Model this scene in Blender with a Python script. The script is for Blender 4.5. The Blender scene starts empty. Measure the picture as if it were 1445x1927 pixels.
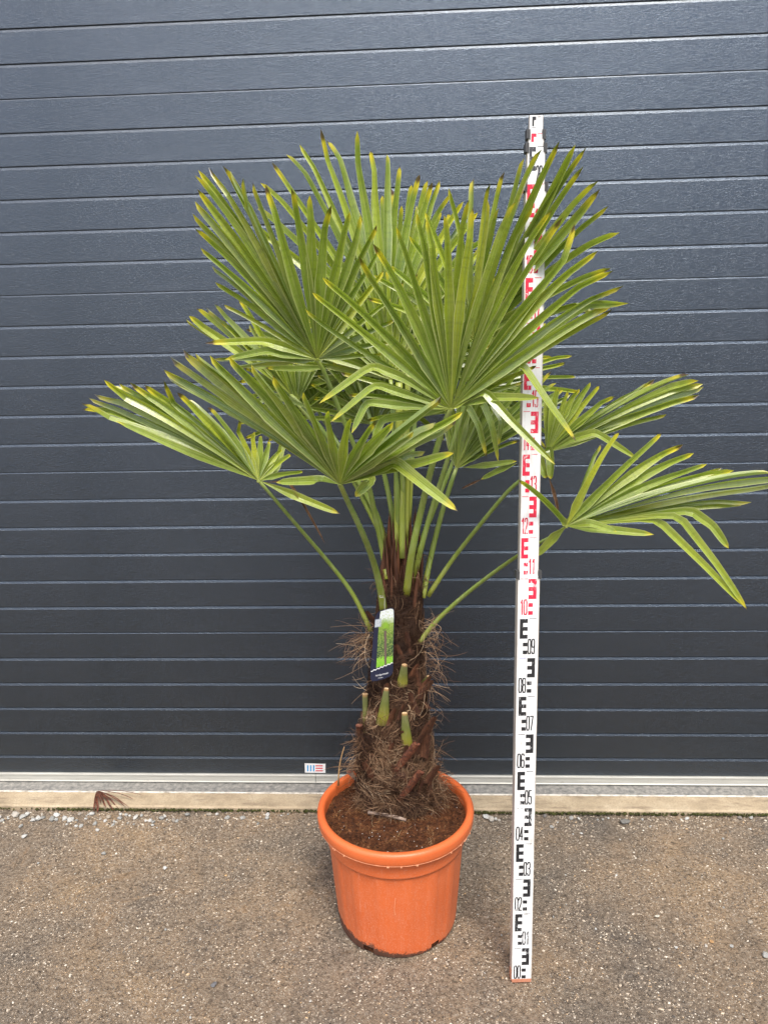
import bpy, math, random
import numpy as np
from mathutils import Vector, Matrix, noise
random.seed(7)
S = bpy.context.scene
COL = S.collection
R = math.radians

# ------------------------------------------------------------------ camera
PW, PH, F = 1445.0, 1927.0, 1384.3
PITCH, ROLL, YAW, CH = 0.21006, -0.02155, 0.04917, 1.634
cy, sy = math.cos(YAW), math.sin(YAW)
def _rz(v): return Vector((cy*v.x - sy*v.y, sy*v.x + cy*v.y, v.z))
_right = Vector((1, 0, 0)); _fwd = Vector((0, math.cos(PITCH), -math.sin(PITCH))); _up = Vector((0, math.sin(PITCH), math.cos(PITCH)))
CR = _rz(math.cos(ROLL)*_right + math.sin(ROLL)*_up)
CU = _rz(-math.sin(ROLL)*_right + math.cos(ROLL)*_up)
CF = _rz(_fwd)
CAM = Vector((0, 0, CH))
def ray(px, py): return CR*((px-PW/2)/F) - CU*((py-PH/2)/F) + CF
def at(px, py, Y):                       # the point of the plane y = Y seen at a photo pixel
    d = ray(px, py); return CAM + d*(Y/d.y)
def gr(px, py, z=0.0):                   # the point of the level z seen at a photo pixel
    d = ray(px, py); return CAM + d*((z-CH)/d.z)

cam = bpy.data.objects.new('camera', bpy.data.cameras.new('camera')); COL.objects.link(cam)
cam.matrix_world = Matrix.Translation(CAM) @ Matrix((CR, CU, -CF)).transposed().to_4x4()
cam.data.sensor_fit = 'VERTICAL'; cam.data.sensor_height = 24.0; cam.data.lens = 24.0*F/PH
cam.data.clip_start = 0.05; cam.data.clip_end = 300
S.camera = cam

# ------------------------------------------------------------------ light
SUN_EL, SUN_AZ = R(58), R(200)            
SUN_ROT = SUN_AZ  # azimuth clockwise from +Y: behind the camera, a little right
w = bpy.data.worlds.new('World'); S.world = w; w.use_nodes = True
nt = w.node_tree; nt.nodes.clear()
sky = nt.nodes.new('ShaderNodeTexSky'); sky.sky_type = 'NISHITA'; sky.sun_disc = False
sky.sun_elevation = SUN_EL; sky.sun_rotation = SUN_ROT
sky.air_density = 1.0; sky.dust_density = 3.0; sky.ozone_density = 1.0
bg = nt.nodes.new('ShaderNodeBackground'); bg.inputs['Strength'].default_value = 0.095
wo = nt.nodes.new('ShaderNodeOutputWorld')
nt.links.new(sky.outputs[0], bg.inputs['Color']); nt.links.new(bg.outputs[0], wo.inputs['Surface'])
sl = bpy.data.lights.new('sun', 'SUN'); sl.energy = 1.5; sl.angle = R(19); sl.color = (1.0, 0.95, 0.86)
sun = bpy.data.objects.new('sun', sl); COL.objects.link(sun)
sdir = Vector((math.sin(SUN_AZ)*math.cos(SUN_EL)*-1, math.cos(SUN_AZ)*math.cos(SUN_EL), math.sin(SUN_EL)))
sun.rotation_euler = sdir.to_track_quat('Z', 'Y').to_euler()
S.view_settings.view_transform = 'Standard'; S.view_settings.look = 'None'
S.view_settings.exposure = 1.42; S.view_settings.gamma = 1.0
S.render.engine = 'CYCLES'

# ------------------------------------------------------------------ helpers
class MB:
    def __init__(s): s.v = []; s.f = []; s.a = {}; s.mi = []
    def add(s, vs, fs, mi=0, **at_):
        n = len(s.v); s.v += [tuple(p) for p in vs]; s.f += [tuple(i+n for i in f) for f in fs]; s.mi += [mi]*len(fs)
        for k, x in at_.items():
            L = s.a.setdefault(k, [0.0]*n)
            L += [0.0]*(n-len(L)); L += list(x) if hasattr(x, '__len__') else [x]*len(vs)
    def box(s, c, d, mi=0, rot=None, **k):
        c = Vector(c); vs = []
        for x in (-.5, .5):
            for y in (-.5, .5):
                for z in (-.5, .5):
                    p = Vector((x*d[0], y*d[1], z*d[2]))
                    if rot: p = rot @ p
                    vs.append(c+p)
        s.add(vs, [(0,1,3,2),(4,6,7,5),(0,4,5,1),(2,3,7,6),(0,2,6,4),(1,5,7,3)], mi, **k)
    def tube(s, pts, rad, n=6, mi=0, cap=True, flat=1.0, **k):
        pts = [Vector(p) for p in pts]; m = len(pts); vs = []; fs = []; prev = None
        for i, p in enumerate(pts):
            t = (pts[min(i+1, m-1)] - pts[max(i-1, 0)])
            if t.length < 1e-9: t = Vector((0, 0, 1))
            t.normalize()
            if prev is None:
                a = t.orthogonal().normalized() if not isinstance(k.get('_up'), Vector) else k['_up']
            else: a = prev - t*prev.dot(t); a = a.normalized() if a.length > 1e-6 else t.orthogonal().normalized()
            prev = a; b = t.cross(a); r = rad[i] if hasattr(rad, '__len__') else rad
            for j in range(n):
                th = 2*math.pi*j/n
                vs.append(p + a*(r*math.cos(th)) + b*(r*flat*math.sin(th)))
        for i in range(m-1):
            for j in range(n):
                fs.append((i*n+j, i*n+(j+1) % n, (i+1)*n+(j+1) % n, (i+1)*n+j))
        if cap: fs.append(tuple(range(n-1, -1, -1))); fs.append(tuple((m-1)*n+j for j in range(n)))
        s.add(vs, fs, mi, **{q: x for q, x in k.items() if q != '_up'})
    def build(s, name, mats, parent=None, smooth=False, origin=None):
        me = bpy.data.meshes.new(name)
        o = Vector(origin) if origin is not None else Vector((0, 0, 0))
        me.from_pydata([tuple(Vector(p)-o) for p in s.v] if origin is not None else s.v, [], s.f)
        for m in (mats if isinstance(mats, (list, tuple)) else [mats]): me.materials.append(m)
        if any(s.mi): me.polygons.foreach_set('material_index', s.mi)
        if smooth: me.polygons.foreach_set('use_smooth', [True]*len(s.f))
        for k, x in s.a.items():
            x = x + [0.0]*(len(s.v)-len(x)); at_ = me.attributes.new(k, 'FLOAT', 'POINT'); at_.data.foreach_set('value', x)
        me.update()
        ob = bpy.data.objects.new(name, me); COL.objects.link(ob); ob.location = o
        if parent: ob.parent = parent; ob.location = o - parent.location
        return ob
def tag(o, label=None, cat=None, group=None, kind=None):
    if label: o['label'] = label
    if cat: o['category'] = cat
    if group: o['group'] = group
    if kind: o['kind'] = kind
    return o
def empty(name, loc): o = bpy.data.objects.new(name, None); COL.objects.link(o); o.location = loc; return o

class NT:
    def __init__(s, name, rough=0.6, spec=0.5, metal=0.0):
        s.m = bpy.data.materials.new(name); s.m.use_nodes = True; s.t = s.m.node_tree
        s.b = s.t.nodes['Principled BSDF']; s.out = s.t.nodes['Material Output']
        s.b.inputs['Roughness'].default_value = rough; s.b.inputs['Specular IOR Level'].default_value = spec; s.b.inputs['Metallic'].default_value = metal
    def n(s, t, **k):
        x = s.t.nodes.new('ShaderNode'+t)
        for a, b in k.items(): setattr(x, a, b)
        return x
    def l(s, a, b): s.t.links.new(a, b)
    def attr(s, name): x = s.n('Attribute'); x.attribute_name = name; return x.outputs['Fac']
    def coord(s, scale=(1, 1, 1), which='Object', rot=(0,0,0)):
        c = s.n('TexCoord'); m = s.n('Mapping'); m.inputs['Scale'].default_value = scale; m.inputs['Rotation'].default_value = rot
        s.l(c.outputs[which], m.inputs['Vector']); return m.outputs[0]
    def noise(s, vec, scale, detail=4, rough=0.55, dist=0.0):
        x = s.n('TexNoise'); x.inputs['Scale'].default_value = scale; x.inputs['Detail'].default_value = detail
        x.inputs['Roughness'].default_value = rough; x.inputs['Distortion'].default_value = dist
        s.l(vec, x.inputs['Vector']); return x.outputs['Fac']
    def vor(s, vec, scale, out='Distance', feat='F1'):
        x = s.n('TexVoronoi'); x.feature = feat; x.inputs['Scale'].default_value = scale; s.l(vec, x.inputs['Vector']); return x.outputs[out]
    def ramp(s, fac, stops, interp='LINEAR'):
        x = s.n('ValToRGB'); x.color_ramp.interpolation = interp; e = x.color_ramp.elements
        while len(e) < len(stops): e.new(0.5)
        for i, (p, c) in enumerate(stops):
            e[i].position = p; e[i].color = (*c, 1) if hasattr(c, '__len__') else (c, c, c, 1)
        s.l(fac, x.inputs[0]); return x.outputs[0]
    def mix(s, fac, a, b, mode='MIX'):
        x = s.n('Mix'); x.data_type = 'RGBA'; x.blend_type = mode
        for i, v in ((0, fac), (6, a), (7, b)):
            if hasattr(v, 'links'): s.l(v, x.inputs[i])
            elif i == 0: x.inputs[0].default_value = v
            else: x.inputs[i].default_value = (*v, 1) if hasattr(v, '__len__') else (v, v, v, 1)
        return x.outputs[2]
    def math(s, op, a, b=0.0):
        x = s.n('Math'); x.operation = op
        for i, v in ((0, a), (1, b)):
            if hasattr(v, 'links'): s.l(v, x.inputs[i])
            else: x.inputs[i].default_value = v
        return x.outputs[0]
    def color(s, c):
        if hasattr(c, 'links'): s.l(c, s.b.inputs['Base Color'])
        else: s.b.inputs['Base Color'].default_value = (*c, 1)
    def rough(s, v): s.l(v, s.b.inputs['Roughness'])
    def bump(s, h, strength=0.3, dist=0.002, prev=None):
        x = s.n('Bump'); x.inputs['Strength'].default_value = strength; x.inputs['Distance'].default_value = dist
        s.l(h, x.inputs['Height'])
        if prev is not None: s.l(prev, x.inputs['Normal'])
        s.l(x.outputs[0], s.b.inputs['Normal']); return x.outputs[0]

# ------------------------------------------------------------------ materials
m = NT('door_paint', 0.27, 0.5, 0.92)
c = m.coord(); big = m.noise(m.coord((0.7, 1, 2.0)), 2.0, 4)
col = m.ramp(big, [(0.35, (0.065, 0.081, 0.102)), (0.7, (0.081, 0.098, 0.121))])
dust = m.noise(m.coord((3, 1, 9)), 9, 6, 0.7)
col = m.mix(m.math('MULTIPLY', m.ramp(dust, [(0.55, 0), (0.8, 1)]), 0.18), col, (0.16, 0.15, 0.14))
spk = m.vor(m.coord(), 160); sel = m.ramp(m.noise(m.coord(), 14, 2), [(0.56, 0), (0.62, 1)])
col = m.mix(m.math('MULTIPLY', m.math('MULTIPLY', m.ramp(spk, [(0.05, 1), (0.16, 0)]), sel), 0.07), col, (0.4, 0.4, 0.38))
m.color(col)
st = m.noise(m.coord((120, 1, 290)), 1.0, 2.5, 0.55, 1.6)
st2 = m.noise(m.coord((260, 1, 420)), 1.0, 2, 0.5, 0.8)
bn = m.bump(m.math('ADD', st, m.math('MULTIPLY', st2, 0.5)), 0.75, 0.0019)
m.b.inputs['Coat Weight'].default_value = 0.3; m.b.inputs['Coat Roughness'].default_value = 0.22
M_door = m.m

m = NT('joint_rubber', 0.8, 0.3); m.color(m.mix(m.noise(m.coord(), 60), (0.008,)*3, (0.02,)*3)); M_rubber = m.m

m = NT('anodised_aluminium', 0.45, 0.5, 0.35)
n1 = m.noise(m.coord((1.5, 1, 30)), 6, 5, 0.65)
col = m.ramp(n1, [(0.3, (0.46, 0.45, 0.40)), (0.7, (0.60, 0.59, 0.53))])
col = m.mix(m.ramp(m.noise(m.coord((6, 6, 6)), 6, 6, 0.7), [(0.6, 0), (0.8, 0.6)]), col, (0.25, 0.21, 0.15))
m.color(col); m.bump(m.noise(m.coord((4, 4, 200)), 3, 3), 0.1, 0.001); M_alu = m.m

m = NT('galvanised_sheet', 0.6, 0.5, 0.2)
n1 = m.noise(m.coord((20, 20, 20)), 3, 6, 0.7); v = m.vor(m.coord(), 60, 'Color')
col = m.ramp(n1, [(0.3, (0.12, 0.12, 0.115)), (0.5, (0.25, 0.24, 0.22)), (0.75, (0.44, 0.41, 0.36))])
m.color(col); m.bump(n1, 0.4, 0.003); M_galv = m.m

m = NT('cast_concrete', 0.85, 0.3)
n1 = m.noise(m.coord((3, 3, 3)), 3, 6, 0.65); n2 = m.noise(m.coord(), 170, 4, 0.7); v = m.vor(m.coord(), 150)
col = m.ramp(n1, [(0.3, (0.30, 0.235, 0.155)), (0.5, (0.43, 0.34, 0.225)), (0.72, (0.52, 0.43, 0.30))])
col = m.mix(m.ramp(n2, [(0.45, 0.0), (0.75, 0.6)]), col, (0.20, 0.15, 0.10))
col = m.mix(m.ramp(v, [(0.05, 0.6), (0.16, 0)]), col, (0.62, 0.55, 0.42))
st = m.noise(m.coord((2, 8, 8)), 4, 5, 0.7); col = m.mix(m.ramp(st, [(0.52, 0), (0.70, 0.75)]), col, (0.17, 0.125, 0.085))
m.color(col); m.bump(m.math('ADD', n2, m.math('MULTIPLY', n1, 2.0)), 0.5, 0.003); M_conc = m.m

m = NT('moss', 0.95, 0.1)
m.color(m.ramp(m.noise(m.coord(), 90, 5, 0.7), [(0.35, (0.03, 0.028, 0.016)), (0.55, (0.06, 0.065, 0.02)), (0.75, (0.13, 0.12, 0.04))])); M_moss = m.m

m = NT('worn_asphalt', 0.88, 0.35)
c1 = m.coord(); big = m.noise(c1, 1.6, 5, 0.6, 0.4); mid = m.noise(c1, 9, 6, 0.65); fine = m.noise(c1, 100, 6, 0.82); grit = m.vor(c1, 230); gcol = m.vor(c1, 230, 'Color')
col = m.ramp(big, [(0.34, (0.165, 0.138, 0.110)), (0.46, (0.265, 0.200, 0.138)), (0.58, (0.355, 0.250, 0.155)), (0.72, (0.43, 0.29, 0.160))])
col = m.mix(m.ramp(mid, [(0.35, 0.45), (0.55, 0)]), col, (0.16, 0.13, 0.10))
col = m.mix(m.ramp(fine, [(0.36, 0.95), (0.50, 0)]), col, (0.055, 0.044, 0.034))
col = m.mix(m.ramp(fine, [(0.53, 0.0), (0.66, 0.75)]), col, (0.50, 0.43, 0.34))
sp = m.n('SeparateColor'); m.l(gcol, sp.inputs[0])
pick = m.math('MULTIPLY', m.ramp(sp.outputs[0], [(0.91, 0), (0.94, 1)]), m.ramp(grit, [(0.18, 1), (0.4, 0)]))
col = m.mix(m.math('MULTIPLY', pick, 0.8), col, m.ramp(sp.outputs[1], [(0, (0.62, 0.56, 0.45)), (0.5, (0.75, 0.70, 0.62)), (1, (0.42, 0.30, 0.17))]))
rust = m.noise(c1, 3.1, 5, 0.7, 0.8); col = m.mix(m.ramp(rust, [(0.60, 0), (0.72, 0.5)]), col, (0.44, 0.245, 0.095))
m.color(col)
b1 = m.bump(m.math('ADD', m.math('MULTIPLY', fine, 1.0), m.math('MULTIPLY', mid, 1.6)), 1.0, 0.012)
m.bump(m.math('SUBTRACT', 1.0, grit), 0.45, 0.002, b1); M_asph = m.m

m = NT('stone_chips', 0.8, 0.4); a = m.attr('vr')
m.color(m.ramp(a, [(0, (0.07, 0.06, 0.05)), (0.35, (0.18, 0.145, 0.11)), (0.6, (0.32, 0.26, 0.195)), (0.85, (0.48, 0.40, 0.30)), (0.93, (0.66, 0.6, 0.5)), (1, (0.50, 0.31, 0.14))])); M_chip = m.m

m = NT('grey_gravel_stone', 0.8, 0.4); oi = m.n('ObjectInfo')
cc = m.ramp(oi.outputs['Random'], [(0, (0.26, 0.26, 0.24)), (0.35, (0.45, 0.45, 0.42)), (0.7, (0.62, 0.61, 0.57)), (0.9, (0.40, 0.34, 0.26)), (1, (0.16, 0.15, 0.15))])
cc = m.mix(m.ramp(m.noise(m.coord((60, 60, 60)), 1, 4, .7), [(0.4, 0.5), (0.6, 0)]), cc, (0.15, 0.13, 0.11)); m.color(cc)
m.bump(m.noise(m.coord((90, 90, 90)), 1, 4), 0.5, 0.002); M_stone = m.m

m = NT('orange_plastic', 0.42, 0.45)
c1 = m.coord(); n1 = m.noise(c1, 260, 3, 0.7); n2 = m.noise(c1, 5, 5, 0.6)
col = m.ramp(n2, [(0.3, (0.58, 0.112, 0.028)), (0.7, (0.66, 0.145, 0.040))])
sx = m.n('SeparateXYZ'); m.l(c1, sx.inputs[0])
sidew = m.ramp(m.math('ADD', m.math('MULTIPLY', m.math('ABSOLUTE', sx.outputs[0]), 3.0), m.math('MULTIPLY', sx.outputs[0], -2.2)), [(0.05, 0), (0.8, 1)])
hz = m.ramp(sx.outputs[2], [(0.0, 0.9), (0.30, 0.55), (0.31, 0.1)])
col = m.mix(m.math('MULTIPLY', m.ramp(n1, [(0.50, 0), (0.68, 0.6)]), hz), col, (0.68, 0.32, 0.21))
d = m.noise(c1, 75, 7, 0.85); lim = m.math('ADD', m.math('MULTIPLY', sx.outputs[2], 14.0), m.math('MULTIPLY', m.math('SUBTRACT', m.noise(c1, 4, 3), 0.5), 0.9))
dirt = m.ramp(m.math('SUBTRACT', m.math('ADD', m.math('SUBTRACT', d, 0.25), m.math('MULTIPLY', sidew, 0.42)), lim), [(0.12, 0), (0.19, 0.93)])
col = m.mix(dirt, col, (0.055, 0.030, 0.018))
scv = m.coord((3, 3, 1.2), rot=(0, 0, 0)); sc_ = m.noise(scv, 9, 6, 0.8, 1.2); sc2 = m.noise(m.coord((140, 140, 6)), 1, 3, .6)
col = m.mix(m.math('MULTIPLY', m.ramp(sc_, [(0.52, 0), (0.72, 0.25)]), hz), col, (0.62, 0.27, 0.17))
col = m.mix(m.math('MULTIPLY', m.ramp(sc2, [(0.62, 0), (0.75, 0.3)]), hz), col, (0.70, 0.40, 0.30))
col = m.mix(m.ramp(m.noise(c1, 22, 6, .8), [(0.60, 0), (0.74, 0.35)]), col, (0.30, 0.085, 0.035))
m.color(col); m.rough(m.mix(dirt, 0.40, 0.9)); m.b.inputs['Subsurface Weight'].default_value = 0.0
m.bump(n1, 0.35, 0.0012); M_pot = m.m

m = NT('moulding_flash', 0.5); m.color((0.78, 0.36, 0.20)); M_flash = m.m

m = NT('coir_soil', 0.95, 0.15)
n1 = m.noise(m.coord(), 60, 6, 0.75); n2 = m.noise(m.coord(), 9, 4)
col = m.ramp(n1, [(0.3, (0.018, 0.007, 0.004)), (0.5, (0.085, 0.031, 0.013)), (0.75, (0.21, 0.085, 0.035))]); m.color(col)
m.bump(n1, 0.9, 0.01); M_soil = m.m

m = NT('coir_fibre', 0.8, 0.25); a = m.attr('vr')
m.color(m.ramp(a, [(0, (0.025, 0.010, 0.005)), (0.4, (0.085, 0.032, 0.013)), (0.75, (0.20, 0.085, 0.032)), (0.92, (0.44, 0.24, 0.10)), (1, (0.5, 0.36, 0.2))])); M_coir = m.m

m = NT('trunk_fibre', 0.75, 0.3); a = m.attr('vr')
m.color(m.ramp(a, [(0, (0.030, 0.014, 0.008)), (0.35, (0.060, 0.028, 0.014)), (0.6, (0.15, 0.080, 0.042)), (0.85, (0.32, 0.205, 0.12)), (1, (0.54, 0.40, 0.26))])); M_fib = m.m

m = NT('brown_leaf_sheath', 0.7, 0.35)
n1 = m.noise(m.coord((60, 60, 6)), 3, 6, 0.7); a = m.attr('vr')
col = m.ramp(n1, [(0.3, (0.020, 0.008, 0.005)), (0.5, (0.065, 0.025, 0.013)), (0.75, (0.17, 0.075, 0.036))])
m.color(m.mix(a, col, (0.20, 0.075, 0.032))); m.bump(n1, 0.8, 0.004); M_sheath = m.m

m = NT('cut_stub', 0.5, 0.4); a = m.attr('tv')
g = m.ramp(a, [(0, (0.10, 0.075, 0.02)), (0.2, (0.23, 0.22, 0.025)), (0.6, (0.13, 0.15, 0.035)), (0.93, (0.15, 0.16, 0.06)), (1, (0.45, 0.25, 0.10))])
g = m.mix(m.ramp(m.noise(m.coord((80, 80, 12)), 2, 5, .7), [(0.5, 0), (0.8, 0.6)]), g, (0.33, 0.30, 0.15)); m.color(g); M_stub = m.m
m = NT('cut_stub_face', 0.8, 0.2); m.color(m.ramp(m.noise(m.coord(), 120), [(0.35, (0.36, 0.21, 0.10)), (0.65, (0.60, 0.45, 0.26))])); M_cut = m.m
m = NT('old_stub', 0.6, 0.4)
m.color(m.ramp(m.noise(m.coord((60, 60, 60)), 2, 5, .7), [(0.35, (0.030, 0.015, 0.010)), (0.55, (0.13, 0.040, 0.020)), (0.75, (0.26, 0.13, 0.07))])); m.bump(m.noise(m.coord(), 150, 4), 0.5, 0.003); M_old = m.m

def leafmat(name, pale=0.0):
    m = NT(name, 0.3, 1.0)
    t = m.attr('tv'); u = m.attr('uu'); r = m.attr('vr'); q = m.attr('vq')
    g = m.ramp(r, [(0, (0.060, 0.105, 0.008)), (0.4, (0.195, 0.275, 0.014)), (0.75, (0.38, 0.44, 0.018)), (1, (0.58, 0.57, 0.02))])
    # lighter towards the hub and the margins, blotches and long streaks
    cmb = m.n('CombineXYZ'); m.l(m.math('MULTIPLY', u, 9.0), cmb.inputs[0]); m.l(m.math('MULTIPLY', t, 1.6), cmb.inputs[1]); m.l(m.math('MULTIPLY', r, 37.0), cmb.inputs[2])
    st = m.noise(cmb.outputs[0], 2.2, 3, 0.6)
    g = m.mix(m.ramp(st, [(0.42, 0.0), (0.65, 0.65)]), g, (0.42, 0.52, 0.11))
    cmb2 = m.n('CombineXYZ'); m.l(m.math('MULTIPLY', t, 46.0), cmb2.inputs[0]); m.l(m.math('MULTIPLY', r, 53.0), cmb2.inputs[1])
    bl = m.noise(cmb2.outputs[0], 1.0, 2, 0.5)
    g = m.mix(m.ramp(bl, [(0.5, 0), (0.75, 0.35)]), g, (0.040, 0.075, 0.020))
    dirt = m.noise(m.coord((30, 30, 30)), 1.0, 4, .65)
    g = m.mix(m.ramp(dirt, [(0.45, 0.0), (0.75, 0.3)]), g, (0.34, 0.40, 0.14))
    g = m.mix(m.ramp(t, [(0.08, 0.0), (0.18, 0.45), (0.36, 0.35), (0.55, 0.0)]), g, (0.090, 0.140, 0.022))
    ce = m.math('ABSOLUTE', m.math('SUBTRACT', u, 0.5))
    g = m.mix(m.ramp(ce, [(0.0, 0.55), (0.07, 0.0)]), g, (0.34, 0.40, 0.12))
    g = m.mix(m.ramp(ce, [(0.40, 0.0), (0.47, 0.8)]), g, (0.50, 0.54, 0.20))
    g = m.mix(m.ramp(t, [(0.0, 0.75), (0.13, 0.0)]), g, (0.34, 0.36, 0.07))
    tj = m.math('ADD', m.math('ADD', t, m.math('MULTIPLY', m.math('SUBTRACT', q, 0.42), 0.09)), m.math('MULTIPLY', m.math('SUBTRACT', st, .5), .08))
    sp = m.vor(m.coord((1, 1, 1)), 130); g = m.mix(m.math('MULTIPLY', m.ramp(sp, [(0.05, 1), (0.14, 0)]), m.ramp(m.noise(m.coord((14, 14, 14)), 1, 2), [(.5, 0), (.6, .7)])), g, (0.16, 0.10, 0.035))
    g = m.mix(m.ramp(m.noise(m.coord((9, 9, 9)), 1, 3, .6), [(.55, 0), (.75, .5)]), g, (0.36, 0.38, 0.05))
    g = m.mix(m.ramp(tj, [(0.90, 0.0), (0.96, 0.9)]), g, (0.66, 0.56, 0.035))
    g = m.mix(m.ramp(tj, [(0.985, 0.0), (0.997, 1.0)]), g, (0.09, 0.035, 0.020))
    geo = m.n('NewGeometry')
    g = m.mix(m.math('MULTIPLY', geo.outputs['Backfacing'], 0.45), g, (0.30, 0.38, 0.22))
    if pale: g = m.mix(pale, g, (0.33, 0.42, 0.30))
    m.color(g)
    m.rough(m.ramp(st, [(0.3, 0.20), (0.7, 0.36)]))
    cmb3 = m.n('CombineXYZ'); m.l(m.math('MULTIPLY', u, 22.0), cmb3.inputs[0]); m.l(m.math('MULTIPLY', t, 1.2), cmb3.inputs[1]); m.l(r, cmb3.inputs[2])
    m.bump(m.noise(cmb3.outputs[0], 2.0, 2), 0.35, 0.0012)
    m.b.inputs['Coat Weight'].default_value = 0.35; m.b.inputs['Coat Roughness'].default_value = 0.18
    tr = m.n('BsdfTranslucent'); m.l(m.mix(0.6, g, (0.42, 0.62, 0.03)), tr.inputs['Color'])
    mx = m.n('MixShader'); mx.inputs[0].default_value = 0.30
    m.l(m.b.outputs[0], mx.inputs[1]); m.l(tr.outputs[0], mx.inputs[2]); m.l(mx.outputs[0], m.out.inputs['Surface'])
    return m.m
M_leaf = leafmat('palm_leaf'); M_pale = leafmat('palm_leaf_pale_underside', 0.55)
m = NT('dry_leaf', 0.8, 0.3); m.color(m.ramp(m.noise(m.coord((30, 30, 30)), 4, 5, .7), [(0.3, (0.07, 0.035, 0.018)), (0.6, (0.22, 0.13, 0.07)), (0.8, (0.42, 0.30, 0.2))])); M_dry = m.m
m = NT('petiole_green', 0.4, 0.5); t = m.attr('tv')
g = m.ramp(t, [(0, (0.30, 0.33, 0.035)), (0.25, (0.19, 0.26, 0.04)), (0.8, (0.15, 0.22, 0.045)), (1, (0.30, 0.36, 0.07))])
g = m.mix(m.ramp(m.noise(m.coord((50, 50, 9)), 2, 5, .65), [(0.45, 0), (0.75, 0.55)]), g, (0.33, 0.36, 0.17)); g = m.mix(m.attr('vr'), g, (0.42, 0.45, 0.06)); m.color(g); M_pet = m.m
m = NT('bare_wood', 0.8, 0.3); m.color(m.ramp(m.noise(m.coord((60, 60, 60)), 1, 5, .7), [(0.35, (0.20, 0.13, 0.09)), (0.65, (0.46, 0.36, 0.29))])); M_wood = m.m
m = NT('tan_twig', 0.8, 0.3); m.color(m.ramp(m.noise(m.coord((60, 60, 60)), 1, 5, .7), [(0.35, (0.28, 0.15, 0.06)), (0.65, (0.5, 0.32, 0.15))])); M_twig = m.m

m = NT('white_staff_enamel', 0.4, 0.5)
n1 = m.noise(m.coord((40, 40, 8)), 2, 6, .7); m.color(m.mix(m.ramp(n1, [(0.47, 0), (0.72, 0.55)]), (0.80, 0.80, 0.79), (0.42, 0.37, 0.31))); M_white = m.m
m = NT('staff_side_metal', 0.5, 0.5, 0.2)
m.color(m.ramp(m.noise(m.coord((60, 60, 6)), 2, 5, .7), [(0.35, (0.42, 0.36, 0.29)), (0.6, (0.62, 0.58, 0.52))])); M_side = m.m
def printmat(name, c, wear):
    m = NT(name, 0.45, 0.4); n1 = m.noise(m.coord((200, 200, 60)), 1.0, 5, .75, 1.0); n2 = m.noise(m.coord((5, 5, 5)), 2, 2)
    a = m.math('ADD', n1, m.math('MULTIPLY', m.math('SUBTRACT', n2, 0.5), wear))
    m.color(m.mix(m.ramp(a, [(0.60, 0), (0.66, 0.8)]), c, (0.72, 0.72, 0.71))); return m.m
M_black20 = printmat('black_print_fresh', (0.05, 0.05, 0.055), 0.0)
M_black = printmat('black_print', (0.022, 0.022, 0.024), 0.7); M_red = printmat('red_print', (0.68, 0.022, 0.060), 0.5); M_bluep = printmat('blue_print', (0.08, 0.09, 0.45), 0.2)
m = NT('dark_clip_plastic', 0.5, 0.4); m.color(m.mix(m.noise(m.coord(), 200), (0.03, 0.03, 0.03), (0.10, 0.10, 0.10))); M_clip = m.m
m = NT('orange_end_cap', 0.7); m.color(m.mix(m.noise(m.coord(), 120, 4), (0.42, 0.13, 0.06), (0.55, 0.27, 0.17))); M_cap = m.m
def flat(name, c, r=0.4, s=0.5):
    m = NT(name, r, s); m.color(m.mix(m.noise(m.coord(), 90, 3), c, tuple(x*0.85 for x in c))); return m.m

# ------------------------------------------------------------------ ground, sill
WY = 2.552                                # door plane
KZ = 0.016
def slab_edge(x): return 2.405 + 0.004*math.sin(3.1*x) + 0.0
gp = MB()
xs = [-60, -20, -6] + [-3+0.1*i for i in range(61)] + [6, 20, 60]
ys = [-60, -20, -6, -2, 0, 0.8] + [1.2+0.06*i for i in range(24)]
ys = [y for y in ys if y < 2.55] + [2.70]
vs = []; 
for y in ys:
    for x in xs:
        z = 0.006*(noise.noise((x*2.1, y*2.1, 3)))+0.003*noise.noise((x*7, y*7, 1)) if (abs(x) < 3 and y > 1.2) else -0.002
        vs.append((x, y, z-0.003))
nx = len(xs)
gp.add(vs, [(j*nx+i, j*nx+i+1, (j+1)*nx+i+1, (j+1)*nx+i) for j in range(len(ys)-1) for i in range(nx-1)])
tag(gp.build('ground', M_asph, smooth=True), 'grey brown worn asphalt yard with grit and dirt', kind='structure')

# fine grit, thousands of chips nobody could count
rng = np.random.default_rng(3)
gmb = MB()
OCT = [(1,0,0),(-1,0,0),(0,1,0),(0,-1,0),(0,0,1),(0,0,-1)]; OF = [(0,2,4),(2,1,4),(1,3,4),(3,0,4)]
for i in range(62000):
    y = 1.28 + 1.13*rng.random()**0.9; hw = 0.62*y+0.25; x = rng.uniform(-hw, hw) + 0.0
    s_ = rng.uniform(0.0010, 0.0024) if rng.random() < 0.93 else rng.uniform(0.0024, 0.0046)
    # denser loose grit beside the sill
    if y > 2.30: s_ *= 1.3
    th = rng.uniform(0, 6.28); c_, n_ = math.cos(th), math.sin(th); a_, b_, h_ = s_*rng.uniform(.8, 1.6), s_*rng.uniform(.6, 1.1), s_*rng.uniform(.3, .8)
    z0 = 0.006*(noise.noise((x*2.1, y*2.1, 3)))+0.003*noise.noise((x*7, y*7, 1))-0.003
    vv = [(x+c_*p*a_-n_*q*b_, y+n_*p*a_+c_*q*b_, z0+r_*h_) for p, q, r_ in OCT]
    gmb.add(vv, OF, vr=float(rng.random()))
tag(gmb.build('grit', M_chip), 'fine loose grit scattered over the asphalt', 'grit', kind='stuff')

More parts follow.
